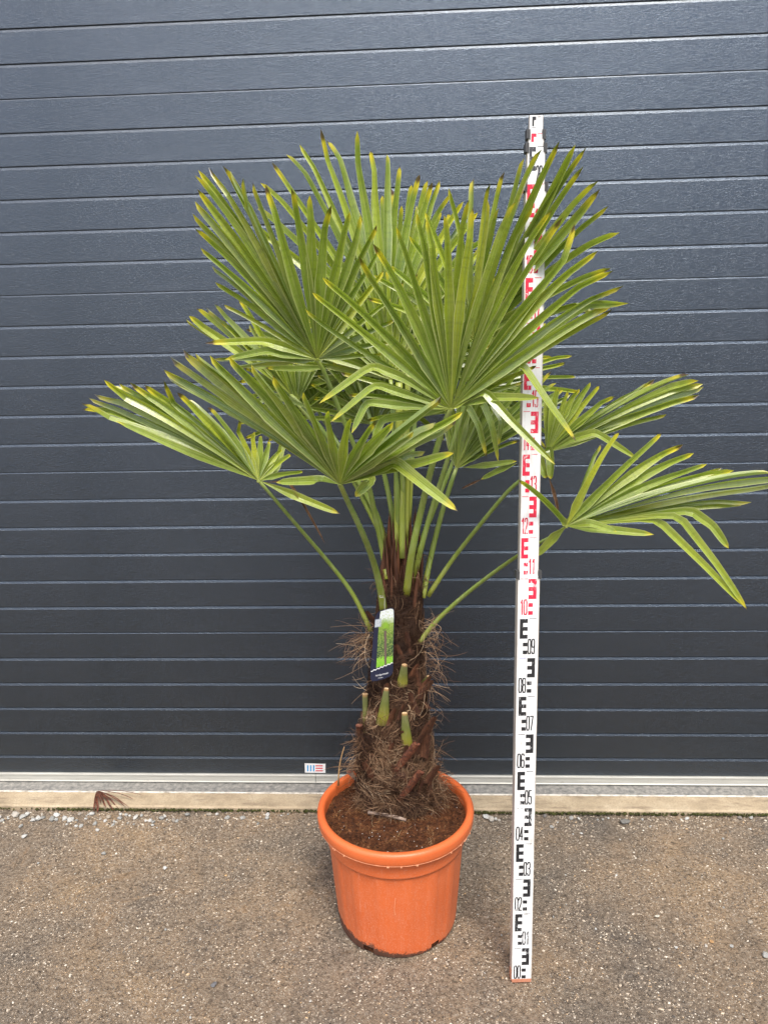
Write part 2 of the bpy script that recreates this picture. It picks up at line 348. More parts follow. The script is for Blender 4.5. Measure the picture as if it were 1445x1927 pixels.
# concrete sill
k = MB(); 
N = 160; x0, x1 = -3.2, 3.4
prof = []
for i in range(N+1):
    x = x0+(x1-x0)*i/N; e = 2.398+0.004*noise.noise((x*9, 0, 0)) - 0.0
    prof.append([(x, e+0.002, -0.02), (x, e, KZ-0.005+0.002*noise.noise((x*20, 1, 0))), (x, e+0.007, KZ+0.001*noise.noise((x*15, 5, 0))), (x, 2.45, KZ+0.0012*noise.noise((x*12, 9, 0))), (x, 2.70, KZ)])
vs = [p for r_ in prof for p in r_]
k.add(vs, [(i*5+j, (i+1)*5+j, (i+1)*5+j+1, i*5+j+1) for i in range(N) for j in range(4)])
tag(k.build('concrete_sill', M_conc, smooth=False), 'pale beige concrete sill strip in front of the door', kind='structure')
k = MB()
for i in range(2600):
    x = rng.uniform(-2.2, 2.4); y = 2.396 - abs(rng.normal(0, 0.004)); s_ = rng.uniform(0.0015, 0.004)
    if noise.noise((x*3, 7, 0)) < -0.25 and rng.random() < .7: continue
    k.add([(x+p*s_*1.5, y+q*s_, 0.001+r_*s_+rng.uniform(0, .008)) for p, q, r_ in OCT], OF+[(2, 0, 5), (1, 2, 5), (3, 1, 5), (0, 3, 5)])
tag(k.build('moss', M_moss), 'thin dark moss line along the foot of the concrete sill', 'moss', kind='stuff')

# stones lying along the sill and a few on the asphalt
def stone_mesh(seed):
    bm_v = []; rr = random.Random(seed)
    phi = (1+5**.5)/2
    base = [(-1,phi,0),(1,phi,0),(-1,-phi,0),(1,-phi,0),(0,-1,phi),(0,1,phi),(0,-1,-phi),(0,1,-phi),(phi,0,-1),(phi,0,1),(-phi,0,-1),(-phi,0,1)]
    fs = [(0,11,5),(0,5,1),(0,1,7),(0,7,10),(0,10,11),(1,5,9),(5,11,4),(11,10,2),(10,7,6),(7,1,8),(3,9,4),(3,4,2),(3,2,6),(3,6,8),(3,8,9),(4,9,5),(2,4,11),(6,2,10),(8,6,7),(9,8,1)]
    sc = (rr.uniform(.8, 1.25), rr.uniform(.6, .95), rr.uniform(.45, .7))
    for b in base:
        v = Vector(b).normalized()*rr.uniform(.72, 1.1); bm_v.append((v.x*sc[0], v.y*sc[1], v.z*sc[2]))
    me = bpy.data.meshes.new('stone'); me.from_pydata(bm_v, [], fs); me.materials.append(M_stone); return me
SM = [stone_mesh(i) for i in range(9)]
spots = []
rr = random.Random(11)
for px in range(4, 600, 9):
    for t_ in range(2 if px < 330 else 1):
        if rr.random() < (0.82 if px < 340 else 0.42):
            spots.append((px+rr.uniform(-6, 6), 1530+abs(rr.gauss(0, 13 if px < 340 else 7)), rr.uniform(2.4, 7.2)))
for px in range(905, 1445, 12):
    if rr.random() < 0.62: spots.append((px+rr.uniform(-7, 7), 1532+abs(rr.gauss(0, 11)), rr.uniform(2.5, 6.5)))
for _ in range(50):
    spots.append((rr.uniform(0, 1440), rr.uniform(1550, 1920), rr.uniform(1.8, 3.6)))
spots += [(1328, 1778, 4), (1411, 1735, 7), (1439, 1796, 7), (1376, 1779, 5), (1272, 1782, 5), (311, 1632, 5), (196, 1605, 6), (312, 1748, 5), (45, 1536, 8), (30, 1533, 9), (173, 1532, 8), (915, 1537, 8), (925, 1542, 9), (1000, 1541, 7)]
G = 'loose stones on the ground before the door'
ns = 0
for (px, py, r_) in spots:
    p = gr(px, py, 0.002)
    if p.y > 2.385 or abs(px-747) < 150 and py < 1800 or abs(px-985) < 24: continue
    rad = r_/F*((p-CAM).dot(CF))*0.95
    o = bpy.data.objects.new('stone', SM[ns % 9]); COL.objects.link(o); ns += 1
    o.location = (p.x, p.y, -0.003+rad*0.42); o.scale = (rad, rad, rad); o.rotation_euler = (rr.uniform(-.3, .3), rr.uniform(-.3, .3), rr.uniform(0, 6.28))
    near = p.y > 2.25
    tag(o, 'small stone lying on the asphalt close to the concrete sill' if near else 'small stone lying on the open asphalt away from the sill', 'stone', 'loose stones along the concrete sill' if near else 'loose stones on the open asphalt')

for (px, py, rad_, sc, colr, lab) in ((1338, 1771, 6.5, (1, 1, .85), (0.46, 0.27, 0.12), 'round tan pebble on the asphalt to the right of the staff foot'), (1176, 1547, 10, (1.15, .8, .55), (0.20, 0.19, 0.17), 'largest angular grey stone, by the sill to the right of the staff'),
        (403, 1852, 7.5, (1.1, .8, .4), (0.16, 0.16, 0.165), 'flat dark grey stone at the lower left of the asphalt'), (1236, 1723, 6, (1.1, .9, .6), (0.66, 0.63, 0.52), 'single whitish stone on the asphalt well right of the staff')):
    p = gr(px, py, 0.002); rad = rad_/F*((p-CAM).dot(CF)); me = SM[(px+py) % 9].copy()
    m = NT('pebble_surface', 0.75, 0.4); m.color(m.mix(m.ramp(m.noise(m.coord(), 3.0, 4, .7), [(0.4, .4), (0.6, 0)]), colr, tuple(x*.6 for x in colr))); m.bump(m.noise(m.coord(), 4, 4), 0.4, 0.1)
    me.materials.clear(); me.materials.append(m.m)
    o = bpy.data.objects.new('stone', me); COL.objects.link(o); o.location = (p.x, p.y, -0.003+rad*.4); o.scale = tuple(rad*x for x in sc); o.rotation_euler = (0, 0, px % 6)
    tag(o, lab, 'stone', 'loose stones on the open asphalt' if py > 1600 else 'loose stones along the concrete sill')

# ------------------------------------------------------------------ sectional door
door = empty('garage_door', (0.1, WY, 0.03))
tag(door, 'anthracite grey sectional garage door with horizontal ribs and embossed skin', 'garage door')
P, Z0 = 0.10170, 0.13009                  # rib pitch, height of the lowest groove
XL, XR = -3.0, 3.3
def slat(zlo, zhi, jb, jt):
    """profile in (y, z); jb, jt: bottom / top edge is a panel joint"""
    bt = 0.0036 if jt else 0.0082; d = 0.0056; gg = 0.0009 if jt else 0.0014; gb = 0.0009 if jb else 0.0014
    g = 0.0012
    pr = [(d, zlo), (d, zlo+gb), (0.0006, zlo+gb+0.0003), (0.0, zlo+gb+0.0010), (0.0, zhi-bt-gg), (0.0005, zhi-bt-gg+0.0010), (0.0027 if not jt else .0013, zhi-gg), (d, zhi-gg+.0002), (d, zhi)]
    m_ = MB(); vs = []
    nxs = 2
    for x in (XL, XR):
        for (y, z) in pr: vs.append((x, y, z))
    n = len(pr)
    m_.add(vs, [(i, n+i, n+i+1, i+1) for i in range(n-1)])
    me = m_.build('rib', M_door).data
    return me
SL = {}
def get_slat(kind, zlo, zhi, jb, jt):
    if kind not in SL:
        o = None
        me = slat(0.0, zhi-zlo, jb, jt); 
        for ob in [ob for ob in COL.objects if ob.data == me]: bpy.data.objects.remove(ob)
        SL[kind] = me
    return SL[kind]
for i in range(-1, 30):
    zlo = Z0 + i*P; zhi = zlo + P
    # groove index i has photo index 25-i; panel joints at photo indices 2, 8, 14, 20
    jb = (25-i) % 6 == 2; jt = (25-(i+1)) % 6 == 2
    if i == -1: zlo = 0.058
    me = get_slat((jb, jt, i == -1), zlo, zhi, jb, jt)
    o = bpy.data.objects.new('rib', me); COL.objects.link(o); o.parent = door; o.location = Vector((0, WY, zlo)) - door.location
back = MB(); back.box((0.15, WY+0.025, 1.65), (XR-XL, 0.03, 3.3)); back.build('backing_panel', M_rubber, door)
# bottom rail in two lengths, rivets by the joint
xj = at(594, 1462, WY-0.006).x
for a, b in ((XL, xj-0.0008), (xj+0.0008, XR)):
    r_ = MB(); zz = [(0.002, 0.0575), (-0.007, 0.0570), (-0.008, 0.0555), (-0.008, 0.050), (-0.006, 0.0485), (-0.006, 0.0285), (-0.008, 0.027), (-0.008, 0.0235), (0.006, 0.0225)]
    vs = [(x, WY+y, z) for x in (a, b) for y, z in zz]; n = len(zz)
    r_.add(vs, [(i, n+i, n+i+1, i+1) for i in range(n-1)]+[tuple(range(n))[::-1], tuple(range(n, 2*n))])
    r_.build('bottom_rail', M_alu, door)
def disc(mb, c, nrm, rad, th, n=12, **k): mb.tube([c, Vector(c)+Vector(nrm)*th*.7, Vector(c)+Vector(nrm)*th], [rad, rad, rad*.7], n, **k)
for px in (590.5, 598.5):
    r_ = MB(); disc(r_, at(px, 1462, WY-0.006), (0, -1, 0), 0.0025, 0.002); r_.build('rivet', M_alu, door)
r_ = MB(); r_.box(((XL+XR)/2, WY+0.006, 0.0195), (XR-XL, 0.012, 0.007)); r_.build('rubber_seal', M_rubber, door)
# galvanised threshold on the sill
t_ = MB(); N = 200; pr = [(2.486, KZ+0.001), (2.4865, KZ+0.0055), (2.490, KZ+0.0062), (2.494, KZ+0.003), (2.58, KZ+0.0035)]
vs = [(XL+(XR-XL)*i/N, y + (0.0012*noise.noise((i*.31, 0, 0)) if j < 3 else 0), z+(0.0007*noise.noise((i*.9, j, 0)) if j else 0)) for i in range(N+1) for j, (y, z) in enumerate(pr)]
t_.add(vs, [(i*5+j, (i+1)*5+j, (i+1)*5+j+1, i*5+j+1) for i in range(N) for j in range(4)])
tag(t_.build('door_threshold', [M_galv]), 'dusty galvanised metal threshold strip under the door rail', 'threshold')
m = NT('pale_sealant', 0.7); m.color(m.ramp(m.noise(m.coord((12, 30, 30)), 3, 5, .7), [(0.35, (0.30, 0.27, 0.22)), (0.55, (0.66, 0.62, 0.54))])); M_seal = m.m
t_.__init__(); pts = [(XL+(XR-XL)*i/300, 2.4845+0.001*noise.noise((i*.5, 3, 0)), KZ+0.002) for i in range(301)]
t_.tube(pts, 0.0036, 6); o = t_.build('edge_bead', M_seal, smooth=True); o.parent = COL.objects['door_threshold']

# sticker
stw = [at(574, 1454, WY-0.0006), at(612.5, 1454.5, WY-0.0006), at(612.5, 1437.5, WY-0.0006), at(573.5, 1436.5, WY-0.0006)]
s_ = MB(); s_.add(stw + [p+Vector((0, 0.0005, 0)) for p in stw], [(0,1,2,3), (4,7,6,5), (0,4,5,1), (1,5,6,2), (2,6,7,3), (3,7,4,0)])
stk = s_.build('sticker', flat('white_sticker', (0.85, 0.84, 0.82)), door); stk['label'] = 'white sticker with blue and red stripes'
def px_rect(mb, a, b, c_, d, Y, **k): mb.add([at(a, d, Y), at(c_, d, Y), at(c_, b, Y), at(a, b, Y)], [(0,1,2,3)], **k)
e_ = MB()
for i in range(3): px_rect(e_, 578+5.6*i, 1440, 580.6+5.6*i, 1451.5, WY-0.0010)
o = e_.build('blue_stripes', flat('blue_ink', (0.05, 0.33, 0.68)), door); o.parent = stk; o.location = (0, 0, 0)
e_ = MB()
for i in range(3): px_rect(e_, 594, 1440+4.7*i, 607.5, 1442.2+4.7*i, WY-0.0010)
o = e_.build('red_stripes', flat('red_ink', (0.70, 0.07, 0.09)), door); o.parent = stk
for ch in stk.children: ch.location = -(stk.matrix_basis.translation + door.location)

# ------------------------------------------------------------------ pot
PC = Vector((0, 0, 0)); q = gr(747, 1806, 0); PCX = gr(746, 1770).x; PCY = q.y + 0.178
PC = Vector((PCX, PCY, 0)); RB, RT, HP = 0.173, 0.207, 0.350
pot = empty('flower_pot', PC); tag(pot, 'large round orange plastic pot with rolled rim and dirt around its foot', 'flower pot')
def lathe(mb, prof, n=128, fn=None, c=PC):
    vs = []; L = len(prof)
    for i in range(n):
        th = 2*math.pi*i/n
        for j, (r_, z) in enumerate(prof):
            rr_ = r_ + (fn(th, j, r_, z) if fn else 0); vs.append((c.x+rr_*math.cos(th), c.y+rr_*math.sin(th), c.z+z))
    mb.add(vs, [(i*L+j, ((i+1) % n)*L+j, ((i+1) % n)*L+j+1, i*L+j+1) for i in range(n) for j in range(L-1)])
# body with shallow flutes and foot notches
NB = 240; notch = [math.radians(a) for a in (-51, -116, 5, 70, 130, 185)]
body = MB(); zs = [0.0, 0.006, 0.012, 0.021, 0.03, 0.05, 0.08, 0.12, 0.16, 0.20, 0.235, 0.262, 0.268, 0.270, 0.275, 0.300, 0.322, 0.331]
def rad_at(z):
    r_ = RB + (0.200-RB)*(z/0.331)**0.92
    if z > 0.269: r_ += 0.0045
    if z < 0.014: r_ -= 0.002*(1-z/0.014)
    return r_
vs = []
for i in range(NB):
    th = 2*math.pi*i/NB
    fl = 0.5+0.5*math.cos(th*16); fl = 1 if fl > .55 else (fl/.55)**2
    for z in zs:
        r_ = rad_at(z) - (0.0022*fl*min(1, z/0.06) if z < 0.266 else 0)
        vs.append((PC.x+r_*math.cos(th), PC.y+r_*math.sin(th), z))
L = len(zs); fs = []
for i in range(NB):
    th = 2*math.pi*(i+.5)/NB; cut = any(abs((th-a+math.pi) % (2*math.pi)-math.pi) < 0.085 for a in notch)
    for j in range(L-1):
        if cut and zs[j+1] <= 0.0215: continue
        fs.append((i*L+j, ((i+1) % NB)*L+j, ((i+1) % NB)*L+j+1, i*L+j+1))
body.add(vs, fs)
inner = MB()
lathe(inner, [(RB-0.006, 0.0), (RB-0.004, 0.013), (0.0, 0.013)], 96)
body.build('body', M_pot, pot, smooth=True); inner.build('underside', M_soil, pot)
rim = MB(); RO = 0.2245
pr = [(0.203, 0.329), (RO-0.004, 0.3275), (RO-0.001, 0.3285), (RO, 0.331), (RO+0.001, 0.340)] + [(RO-0.010+0.0115*math.cos(a), 0.350+0.0115*math.sin(a)) for a in [R(x) for x in (0, 20, 40, 60, 80, 100, 125, 150)]] + [(RO-0.0215, 0.345), (RO-0.0235, 0.325), (RO-0.030, 0.270), (RO-0.040, 0.20)]
lathe(rim, pr, 160); rim.build('rim', M_pot, pot, smooth=True)
fl = MB(); rr = random.Random(5)
pts = []
for i in range(241):
    th = 2*math.pi*i/240; pts.append((PC.x+(RO-.0012)*math.cos(th), PC.y+(RO-.0012)*math.sin(th), 0.3272+0.0008*noise.noise((i*.7, 0, 0))))
fl.tube(pts, [0.0005+0.0007*max(0, noise.noise((i*.35, 9, 0))) for i in range(241)], 5)
for i in range(30):
    th = rr.uniform(0, 6.28); fl.box((PC.x+(RO-.001)*math.cos(th), PC.y+(RO-.001)*math.sin(th), 0.3255), (0.003, 0.002, 0.0035))
fl.build('mould_flash', M_flash, pot)
# injection point scar
sc = MB(); a = at(742, 1680, PC.y-0.187); sc.tube([at(743+dx, y, PC.y-0.1905+0.0004) for dx, y in ((1, 1690), (0, 1700), (-1, 1712), (0, 1722))], 0.0006, 5); sc.build('mould_scar', M_flash, pot)

# ------------------------------------------------------------------ soil
SZ = 0.332
sb = MB(); nr, nth = 42, 120; vs = []
def soil_h(x, y):
    r_ = math.hypot(x-PC.x, y-PC.y)
    return SZ + 0.012*math.exp(-(r_/0.09)**2) + 0.006*noise.noise((x*22, y*22, 0)) + 0.0045*noise.noise((x*60, y*60, 4)) + 0.0025*noise.noise((x*150, y*150, 8))
for j in range(nr+1):
    for i in range(nth):
        th = 2*math.pi*i/nth; r_ = 0.2025*j/nr; x, y = PC.x+r_*math.cos(th), PC.y+r_*math.sin(th); vs.append((x, y, soil_h(x, y)))
sb.add(vs, [(j*nth+i, (j+1)*nth+i, (j+1)*nth+(i+1) % nth, j*nth+(i+1) % nth) for j in range(nr) for i in range(nth)])
rr = random.Random(21)
def curl(mb, p, d, length, r0, curlv, steps, vr, n=3, grav=0.0, wob=0.6):
    d = Vector(d).normalized(); ax = Vector((rr.gauss(0, 1), rr.gauss(0, 1), rr.gauss(0, 1))).normalized(); pts = [Vector(p)]; sl_ = length/steps
    for s in range(steps):
        d = (Matrix.Rotation(curlv/steps, 3, ax) @ d); d.z -= grav/steps; d.normalize()
        ax = (ax + wob*0.4*Vector((rr.gauss(0, 1), rr.gauss(0, 1), rr.gauss(0, 1)))).normalized()
        pts.append(pts[-1]+d*sl_)
    mb.tube(pts, [r0*(1-0.6*i/steps) for i in range(steps+1)], n, cap=False, vr=vr)
tag(sb.build('soil', M_soil), 'dark brown coir potting soil filling the orange pot', 'soil', kind='stuff')
fb = MB()
for i in range(7500):
    th = rr.uniform(0, 6.283); r_ = 0.2005*math.sqrt(rr.random()); x, y = PC.x+r_*math.cos(th), PC.y+r_*math.sin(th)
    cl = noise.noise((x*26, y*26, 2)); v = min(1, max(0, 0.38+0.75*cl+rr.gauss(0, .2)))
    a = rr.uniform(0, 6.283); curl(fb, (x, y, soil_h(x, y)+rr.uniform(-.001, .003)), (math.cos(a), math.sin(a), rr.uniform(-.1, .55)), rr.uniform(0.008, 0.026), rr.uniform(0.00022, 0.0005), rr.uniform(-3, 3), 4, v, grav=.5)
tag(fb.build('soil_fibre', M_coir), 'tangle of rusty coir fibres on top of the soil', 'fibre', kind='stuff')
ck = MB()
for i in range(900):
    th = rr.uniform(0, 6.283); r_ = 0.197*math.sqrt(rr.random()); x, y = PC.x+r_*math.cos(th), PC.y+r_*math.sin(th); s_ = rr.uniform(.0022, .0060); m3 = Matrix.Rotation(rr.uniform(0, 6.28), 3, Vector((rr.gauss(0, 1), rr.gauss(0, 1), rr.gauss(0, 1))).normalized())
    z_ = soil_h(x, y)+s_*.3; ck.add([Vector((x, y, z_))+m3 @ Vector((p*s_*rr.uniform(.8, 1.5), q_*s_*rr.uniform(.5, .9), r2*s_*rr.uniform(.4, .7))) for p, q_, r2 in OCT], OF+[(2, 0, 5), (1, 2, 5), (3, 1, 5), (0, 3, 5)], vr=max(0, min(.7, rr.gauss(.3, .18))))
tag(ck.build('bark_chunks', M_coir), 'dark crumbly bark bits mixed into the soil', 'bark', kind='stuff')
pl = MB()
for i in range(60):
    th = rr.uniform(0, 6.283); r_ = 0.19*math.sqrt(rr.random()); x, y = PC.x+r_*math.cos(th), PC.y+r_*math.sin(th); s_ = rr.uniform(.0008, .0017)
    pl.add([(x+p*s_, y+q_*s_, soil_h(x, y)+0.003+r2*s_) for p, q_, r2 in OCT], OF)
tag(pl.build('perlite', flat('perlite_white', (0.75, 0.72, 0.68), .8)), 'white perlite specks scattered in the soil', 'perlite', kind='stuff')
def soil_pt(px, py, dz=0.0):
    p = gr(px, py, SZ+dz); return p
# bare root on the soil
rt = MB(); a, b = soil_pt(693, 1529, .022), soil_pt(764, 1543, .018)
pts = [a.lerp(b, t/6)+Vector((0, 0, 0.004*math.sin(t/6*3.14))) for t in range(7)]; rt.tube(pts, [0.0052, 0.0044, 0.0048, 0.0050, 0.0052, 0.005, 0.004], 8)
tag(rt.build('root_piece', M_wood, smooth=True), 'pale bare root lying on the soil in front of the trunk', 'root')
tw = MB(); p0 = at(637, 1478, PC.y+0.10)
pts = [at(636.5, 1478, PC.y+.08), at(637.5, 1460, PC.y+.08), at(638.5, 1445, PC.y+.08), at(641, 1430, PC.y+.08), at(644, 1418, PC.y+.08), at(648, 1405, PC.y+.085)]
tw.tube(pts, [0.0030, 0.0026, 0.0022, 0.0019, 0.0016, 0.0011], 7); tw.tube([at(638, 1450, PC.y+.08), at(641, 1448, PC.y+.075), at(644, 1446, PC.y+.075)], [.001, .001, .0006], 5)
tag(tw.build('dry_twig', M_twig, smooth=True), 'thin tan twig standing at the left rim of the pot', 'twig')

# ------------------------------------------------------------------ palm
TY = PCY + 0.068
base = Vector((PC.x, TY, SZ)); palm = empty('palm_tree', base)
tag(palm, 'potted windmill palm with fan leaves and a shaggy brown trunk', 'palm')
# trunk axis through photo pixels: (px, py, half width px)
TR = [(748, 1520, 58), (748, 1490, 66), (745, 1450, 68), (743, 1410, 64), (742, 1370, 62), (745, 1330, 52), (748, 1290, 47), (748, 1250, 45), (750, 1200, 42), (752, 1150, 38), (754, 1100, 34), (757, 1060, 29), (759, 1020, 20), (761, 985, 11)]
TP = [(at(a, b, TY), r_*((at(a, b, TY)-CAM).dot(CF))/F) for a, b, r_ in TR]
def trunk_at(z):
    for i in range(len(TP)-1):
        (p, r0), (q_, r1) = TP[i], TP[i+1]
        if z <= q_.z or i == len(TP)-2:
            t = (z-p.z)/(q_.z-p.z); t = max(-.5, min(1, t)); return p.lerp(q_, t), r0+(r1-r0)*t
tk = MB(); nth = 72; rows = 110; vs = []; zlo, zhi = TP[0][0].z-0.03, TP[-1][0].z
for j in range(rows+1):
    z = zlo+(zhi-zlo)*j/rows; c, r_ = trunk_at(z)
    for i in range(nth):
        th = 2*math.pi*i/nth; nn = noise.noise((math.cos(th)*2.2, math.sin(th)*2.2, z*14))*.24 + noise.noise((math.cos(th)*6, math.sin(th)*6, z*22))*.20
        rr_ = r_*(0.90+nn); vs.append((c.x+rr_*math.cos(th), c.y+rr_*math.sin(th), z))
tk.add(vs, [(j*nth+i, j*nth+(i+1) % nth, (j+1)*nth+(i+1) % nth, (j+1)*nth+i) for j in range(rows) for i in range(nth)], vr=0.0)
trunk = tk.build('trunk', M_sheath, palm)

# fibre coat
fm = MB(); rr = random.Random(77)
zA, zB = TP[0][0].z+.0, TP[10][0].z
for i in range(1500):
    u = rr.random(); z = zA+(zB-zA)*u; th = rr.uniform(0, 6.283)
    if math.sin(th) > 0.45 and rr.random() < .85: th = -th
    patch = noise.noise((math.cos(th)*1.5+5, math.sin(th)*1.5, z*9))
    a0 = rr.gauss(0, .5) + (0.9 if patch > 0 else -0.5); sgn = rr.choice((-1, 1)); cv0 = rr.gauss(0, 1.5); L0 = rr.uniform(.03, .075); lift = rr.uniform(-.05, .25)
    bv = 0.18+0.26*(1-u)+0.6*patch+rr.gauss(0, .16); nb = rr.randint(5, 14); dep = rr.uniform(.90, 1.10)
    for k0 in range(nb):
        thf = th+rr.gauss(0, .10); zf = z+rr.gauss(0, .006); c, r_ = trunk_at(zf)
        n_ = Vector((math.cos(thf), math.sin(thf), 0)); tg = Vector((-math.sin(thf), math.cos(thf), 0))
        p = Vector((c.x, c.y, zf))+n_*r_*(dep+rr.gauss(0, .015)); a = a0+rr.gauss(0, .22)
        d = tg*math.cos(a)*sgn + Vector((0, 0, 1))*math.sin(a) + n_*lift; d.normalize(); Lh = L0*rr.uniform(.6, 1.2); steps = 6; cv = cv0+rr.gauss(0, .5); pts = [p]
        for s in range(steps):
            q_ = pts[-1]+d*(Lh/steps); cc, r2 = trunk_at(q_.z); rv = Vector((q_.x-cc.x, q_.y-cc.y, 0)); L_ = rv.length
            if L_ < r2*.96: q_ += rv.normalized()*(r2*.96-L_)
            elif L_ > r2*1.16: q_ -= rv.normalized()*(L_-r2*1.16)*.6
            pts.append(q_); d = (Matrix.Rotation(cv/steps, 3, rv.normalized() if L_ > 1e-6 else Vector((1, 0, 0))) @ d).normalized()
        w_ = rr.uniform(.0004, .0010); fm.tube(pts, [w_*(1-.6*k_/steps) for k_ in range(steps+1)], 3, cap=False, vr=min(1, max(0, bv+rr.gauss(0, .10))))
o = fm.build('trunk_fibre', M_fib, palm); o['kind'] = 'stuff'
# loose wisps standing out from the trunk: clusters at photo places (px, py, side, count, length, value)
wm = MB()
WC = [(688, 1500, -1, 90, .05, .5), (715, 1515, 0, 110, .05, .5), (750, 1518, 0, 120, .055, .5), (785, 1515, 0, 110, .05, .5), (815, 1500, 1, 110, .055, .5), (692, 1200, -1, 60, .085, .72), (694, 1225, -1, 45, .08, .62), (700, 1290, -1, 10, .06, .7), (715, 1090, -1, 18, .05, .45), (800, 1185, 1, 34, .075, .75), (800, 1215, 1, 40, .085, .62), (803, 1260, 1, 34, .07, .6), (800, 1300, 1, 30, .06, .65), (808, 1350, 1, 22, .04, .6), (795, 1090, 1, 14, .05, .5), (790, 1040, 1, 8, .04, .3), (815, 1420, 1, 55, .045, .5), (822, 1470, 1, 120, .055, .55), (676, 1400, -1, 70, .04, .5), (672, 1440, -1, 90, .05, .6), (690, 1500, -1, 80, .05, .55), (740, 1510, 0, 160, .06, .55), (800, 1505, 1, 140, .06, .5), (740, 1280, 0, 16, .05, .75), (730, 1190, 0, 10, .05, .6), (760, 1440, 0, 110, .05, .6), (715, 1430, 0, 90, .05, .6), (770, 1340, 0, 60, .04, .6), (712, 1345, 0, 50, .05, .65)]
for (px, py, sd, cnt, Lh, v) in WC:
    for i in range(cnt):
        x, y = px+rr.gauss(0, 7), py+rr.gauss(0, 13)
        Yp = TY-0.02+rr.uniform(-.05, .02) if sd else TY-trunk_at(at(px, py, TY).z)[1]*.98
        p = at(x, y, Yp)
        d = Vector((sd*rr.uniform(.4, 1)+rr.gauss(0, .35 if sd else .8), rr.uniform(-.9, .1), rr.gauss(0.10, .55)))
        curl(wm, p, d, Lh*rr.uniform(.45, 1.5), rr.uniform(.0003, .0010), rr.gauss(0, 3.2), 10, min(1, max(0, v+rr.gauss(0, .16))), grav=rr.uniform(0, 1.0), wob=.5)
o = wm.build('loose_fibre', M_fib, palm); o['kind'] = 'stuff'

# brown pointed sheath strips round the top of the trunk
rr = random.Random(9)
for i in range(58):
    px = 757+rr.uniform(-36, 36); pb = rr.uniform(1060, 1175); Lp = rr.uniform(55, 125)
    if i < 6: px, pb, Lp = 757+rr.uniform(-22, 26), rr.uniform(1050, 1085), rr.uniform(85, 115)
    if i == 6: px, pb, Lp = 714, 1140, 78
    lean = (px-757)*0.16+rr.uniform(-4, 4); zc = at(px, pb, TY); c, r_ = trunk_at(zc.z)
    dx = zc.x-c.x; dy = -math.sqrt(max(0.0001, r_*r_-min(dx*dx, r_*r_*.95))); Yb = TY+dy*rr.uniform(.6, 1.02)
    w0 = rr.uniform(2.5, 6.5); mb = MB(); L_ = []; n = 8; vs = []; tw_ = rr.uniform(-.5, .5)
    for j in range(n+1):
        t = j/n; ww = w0*(1-t**1.6)*(0.7+.5*math.sin(t*3)); x = px+lean*t+2*math.sin(t*4+i); y = pb-Lp*t; Yc = Yb-0.006*math.sin(t*3)
        vs += [at(x-ww, y, Yc+.010), at(x-ww*.4, y, Yc), at(x+ww*.4, y+tw_*3, Yc-.001), at(x+ww, y, Yc+.010)]
    mb.add(vs, [(j*4+q_, j*4+q_+1, (j+1)*4+q_+1, (j+1)*4+q_) for j in range(n) for q_ in range(3)], vr=max(0, min(.8, rr.gauss(.12, .2))) if i != 6 else .7)
    mb.build('leaf_sheath', M_sheath, palm, smooth=True)

# old broad leaf bases showing between the hair
rr = random.Random(31)
for i in range(34):
    pb = 1190+i*9.6+rr.uniform(-6, 6); sd = rr.uniform(-.92, .92); c, r_ = trunk_at(at(750, pb, TY).z); hw = r_*F/1.95
    px = at_px = 749+sd*hw; Lp = rr.uniform(26, 46); w0 = rr.uniform(7, 15); ln = rr.choice((-1, 1))*rr.uniform(4, 22)+sd*8
    Yb = TY-r_*math.sqrt(max(.05, 1-sd*sd))*.97; mb = MB(); vs = []; n = 7
    for j in range(n+1):
        t = j/n; ww = w0*(1-.55*t)*(.85+.3*noise.noise((i, t*5, 0))); x = px+ln*t; y = pb-Lp*t; Yc = Yb-.004-.016*t*t
        vs += [at(x-ww, y+2, Yc+.008), at(x-ww*.45, y, Yc), at(x+ww*.1, y-1, Yc-.003), at(x+ww*.6, y, Yc), at(x+ww, y+2, Yc+.009)]
    mb.add(vs, [(j*5+q_, j*5+q_+1, (j+1)*5+q_+1, (j+1)*5+q_) for j in range(n) for q_ in range(4)], vr=max(0, rr.gauss(.05, .15)))
    mb.build('leaf_base', M_sheath, palm, smooth=True)

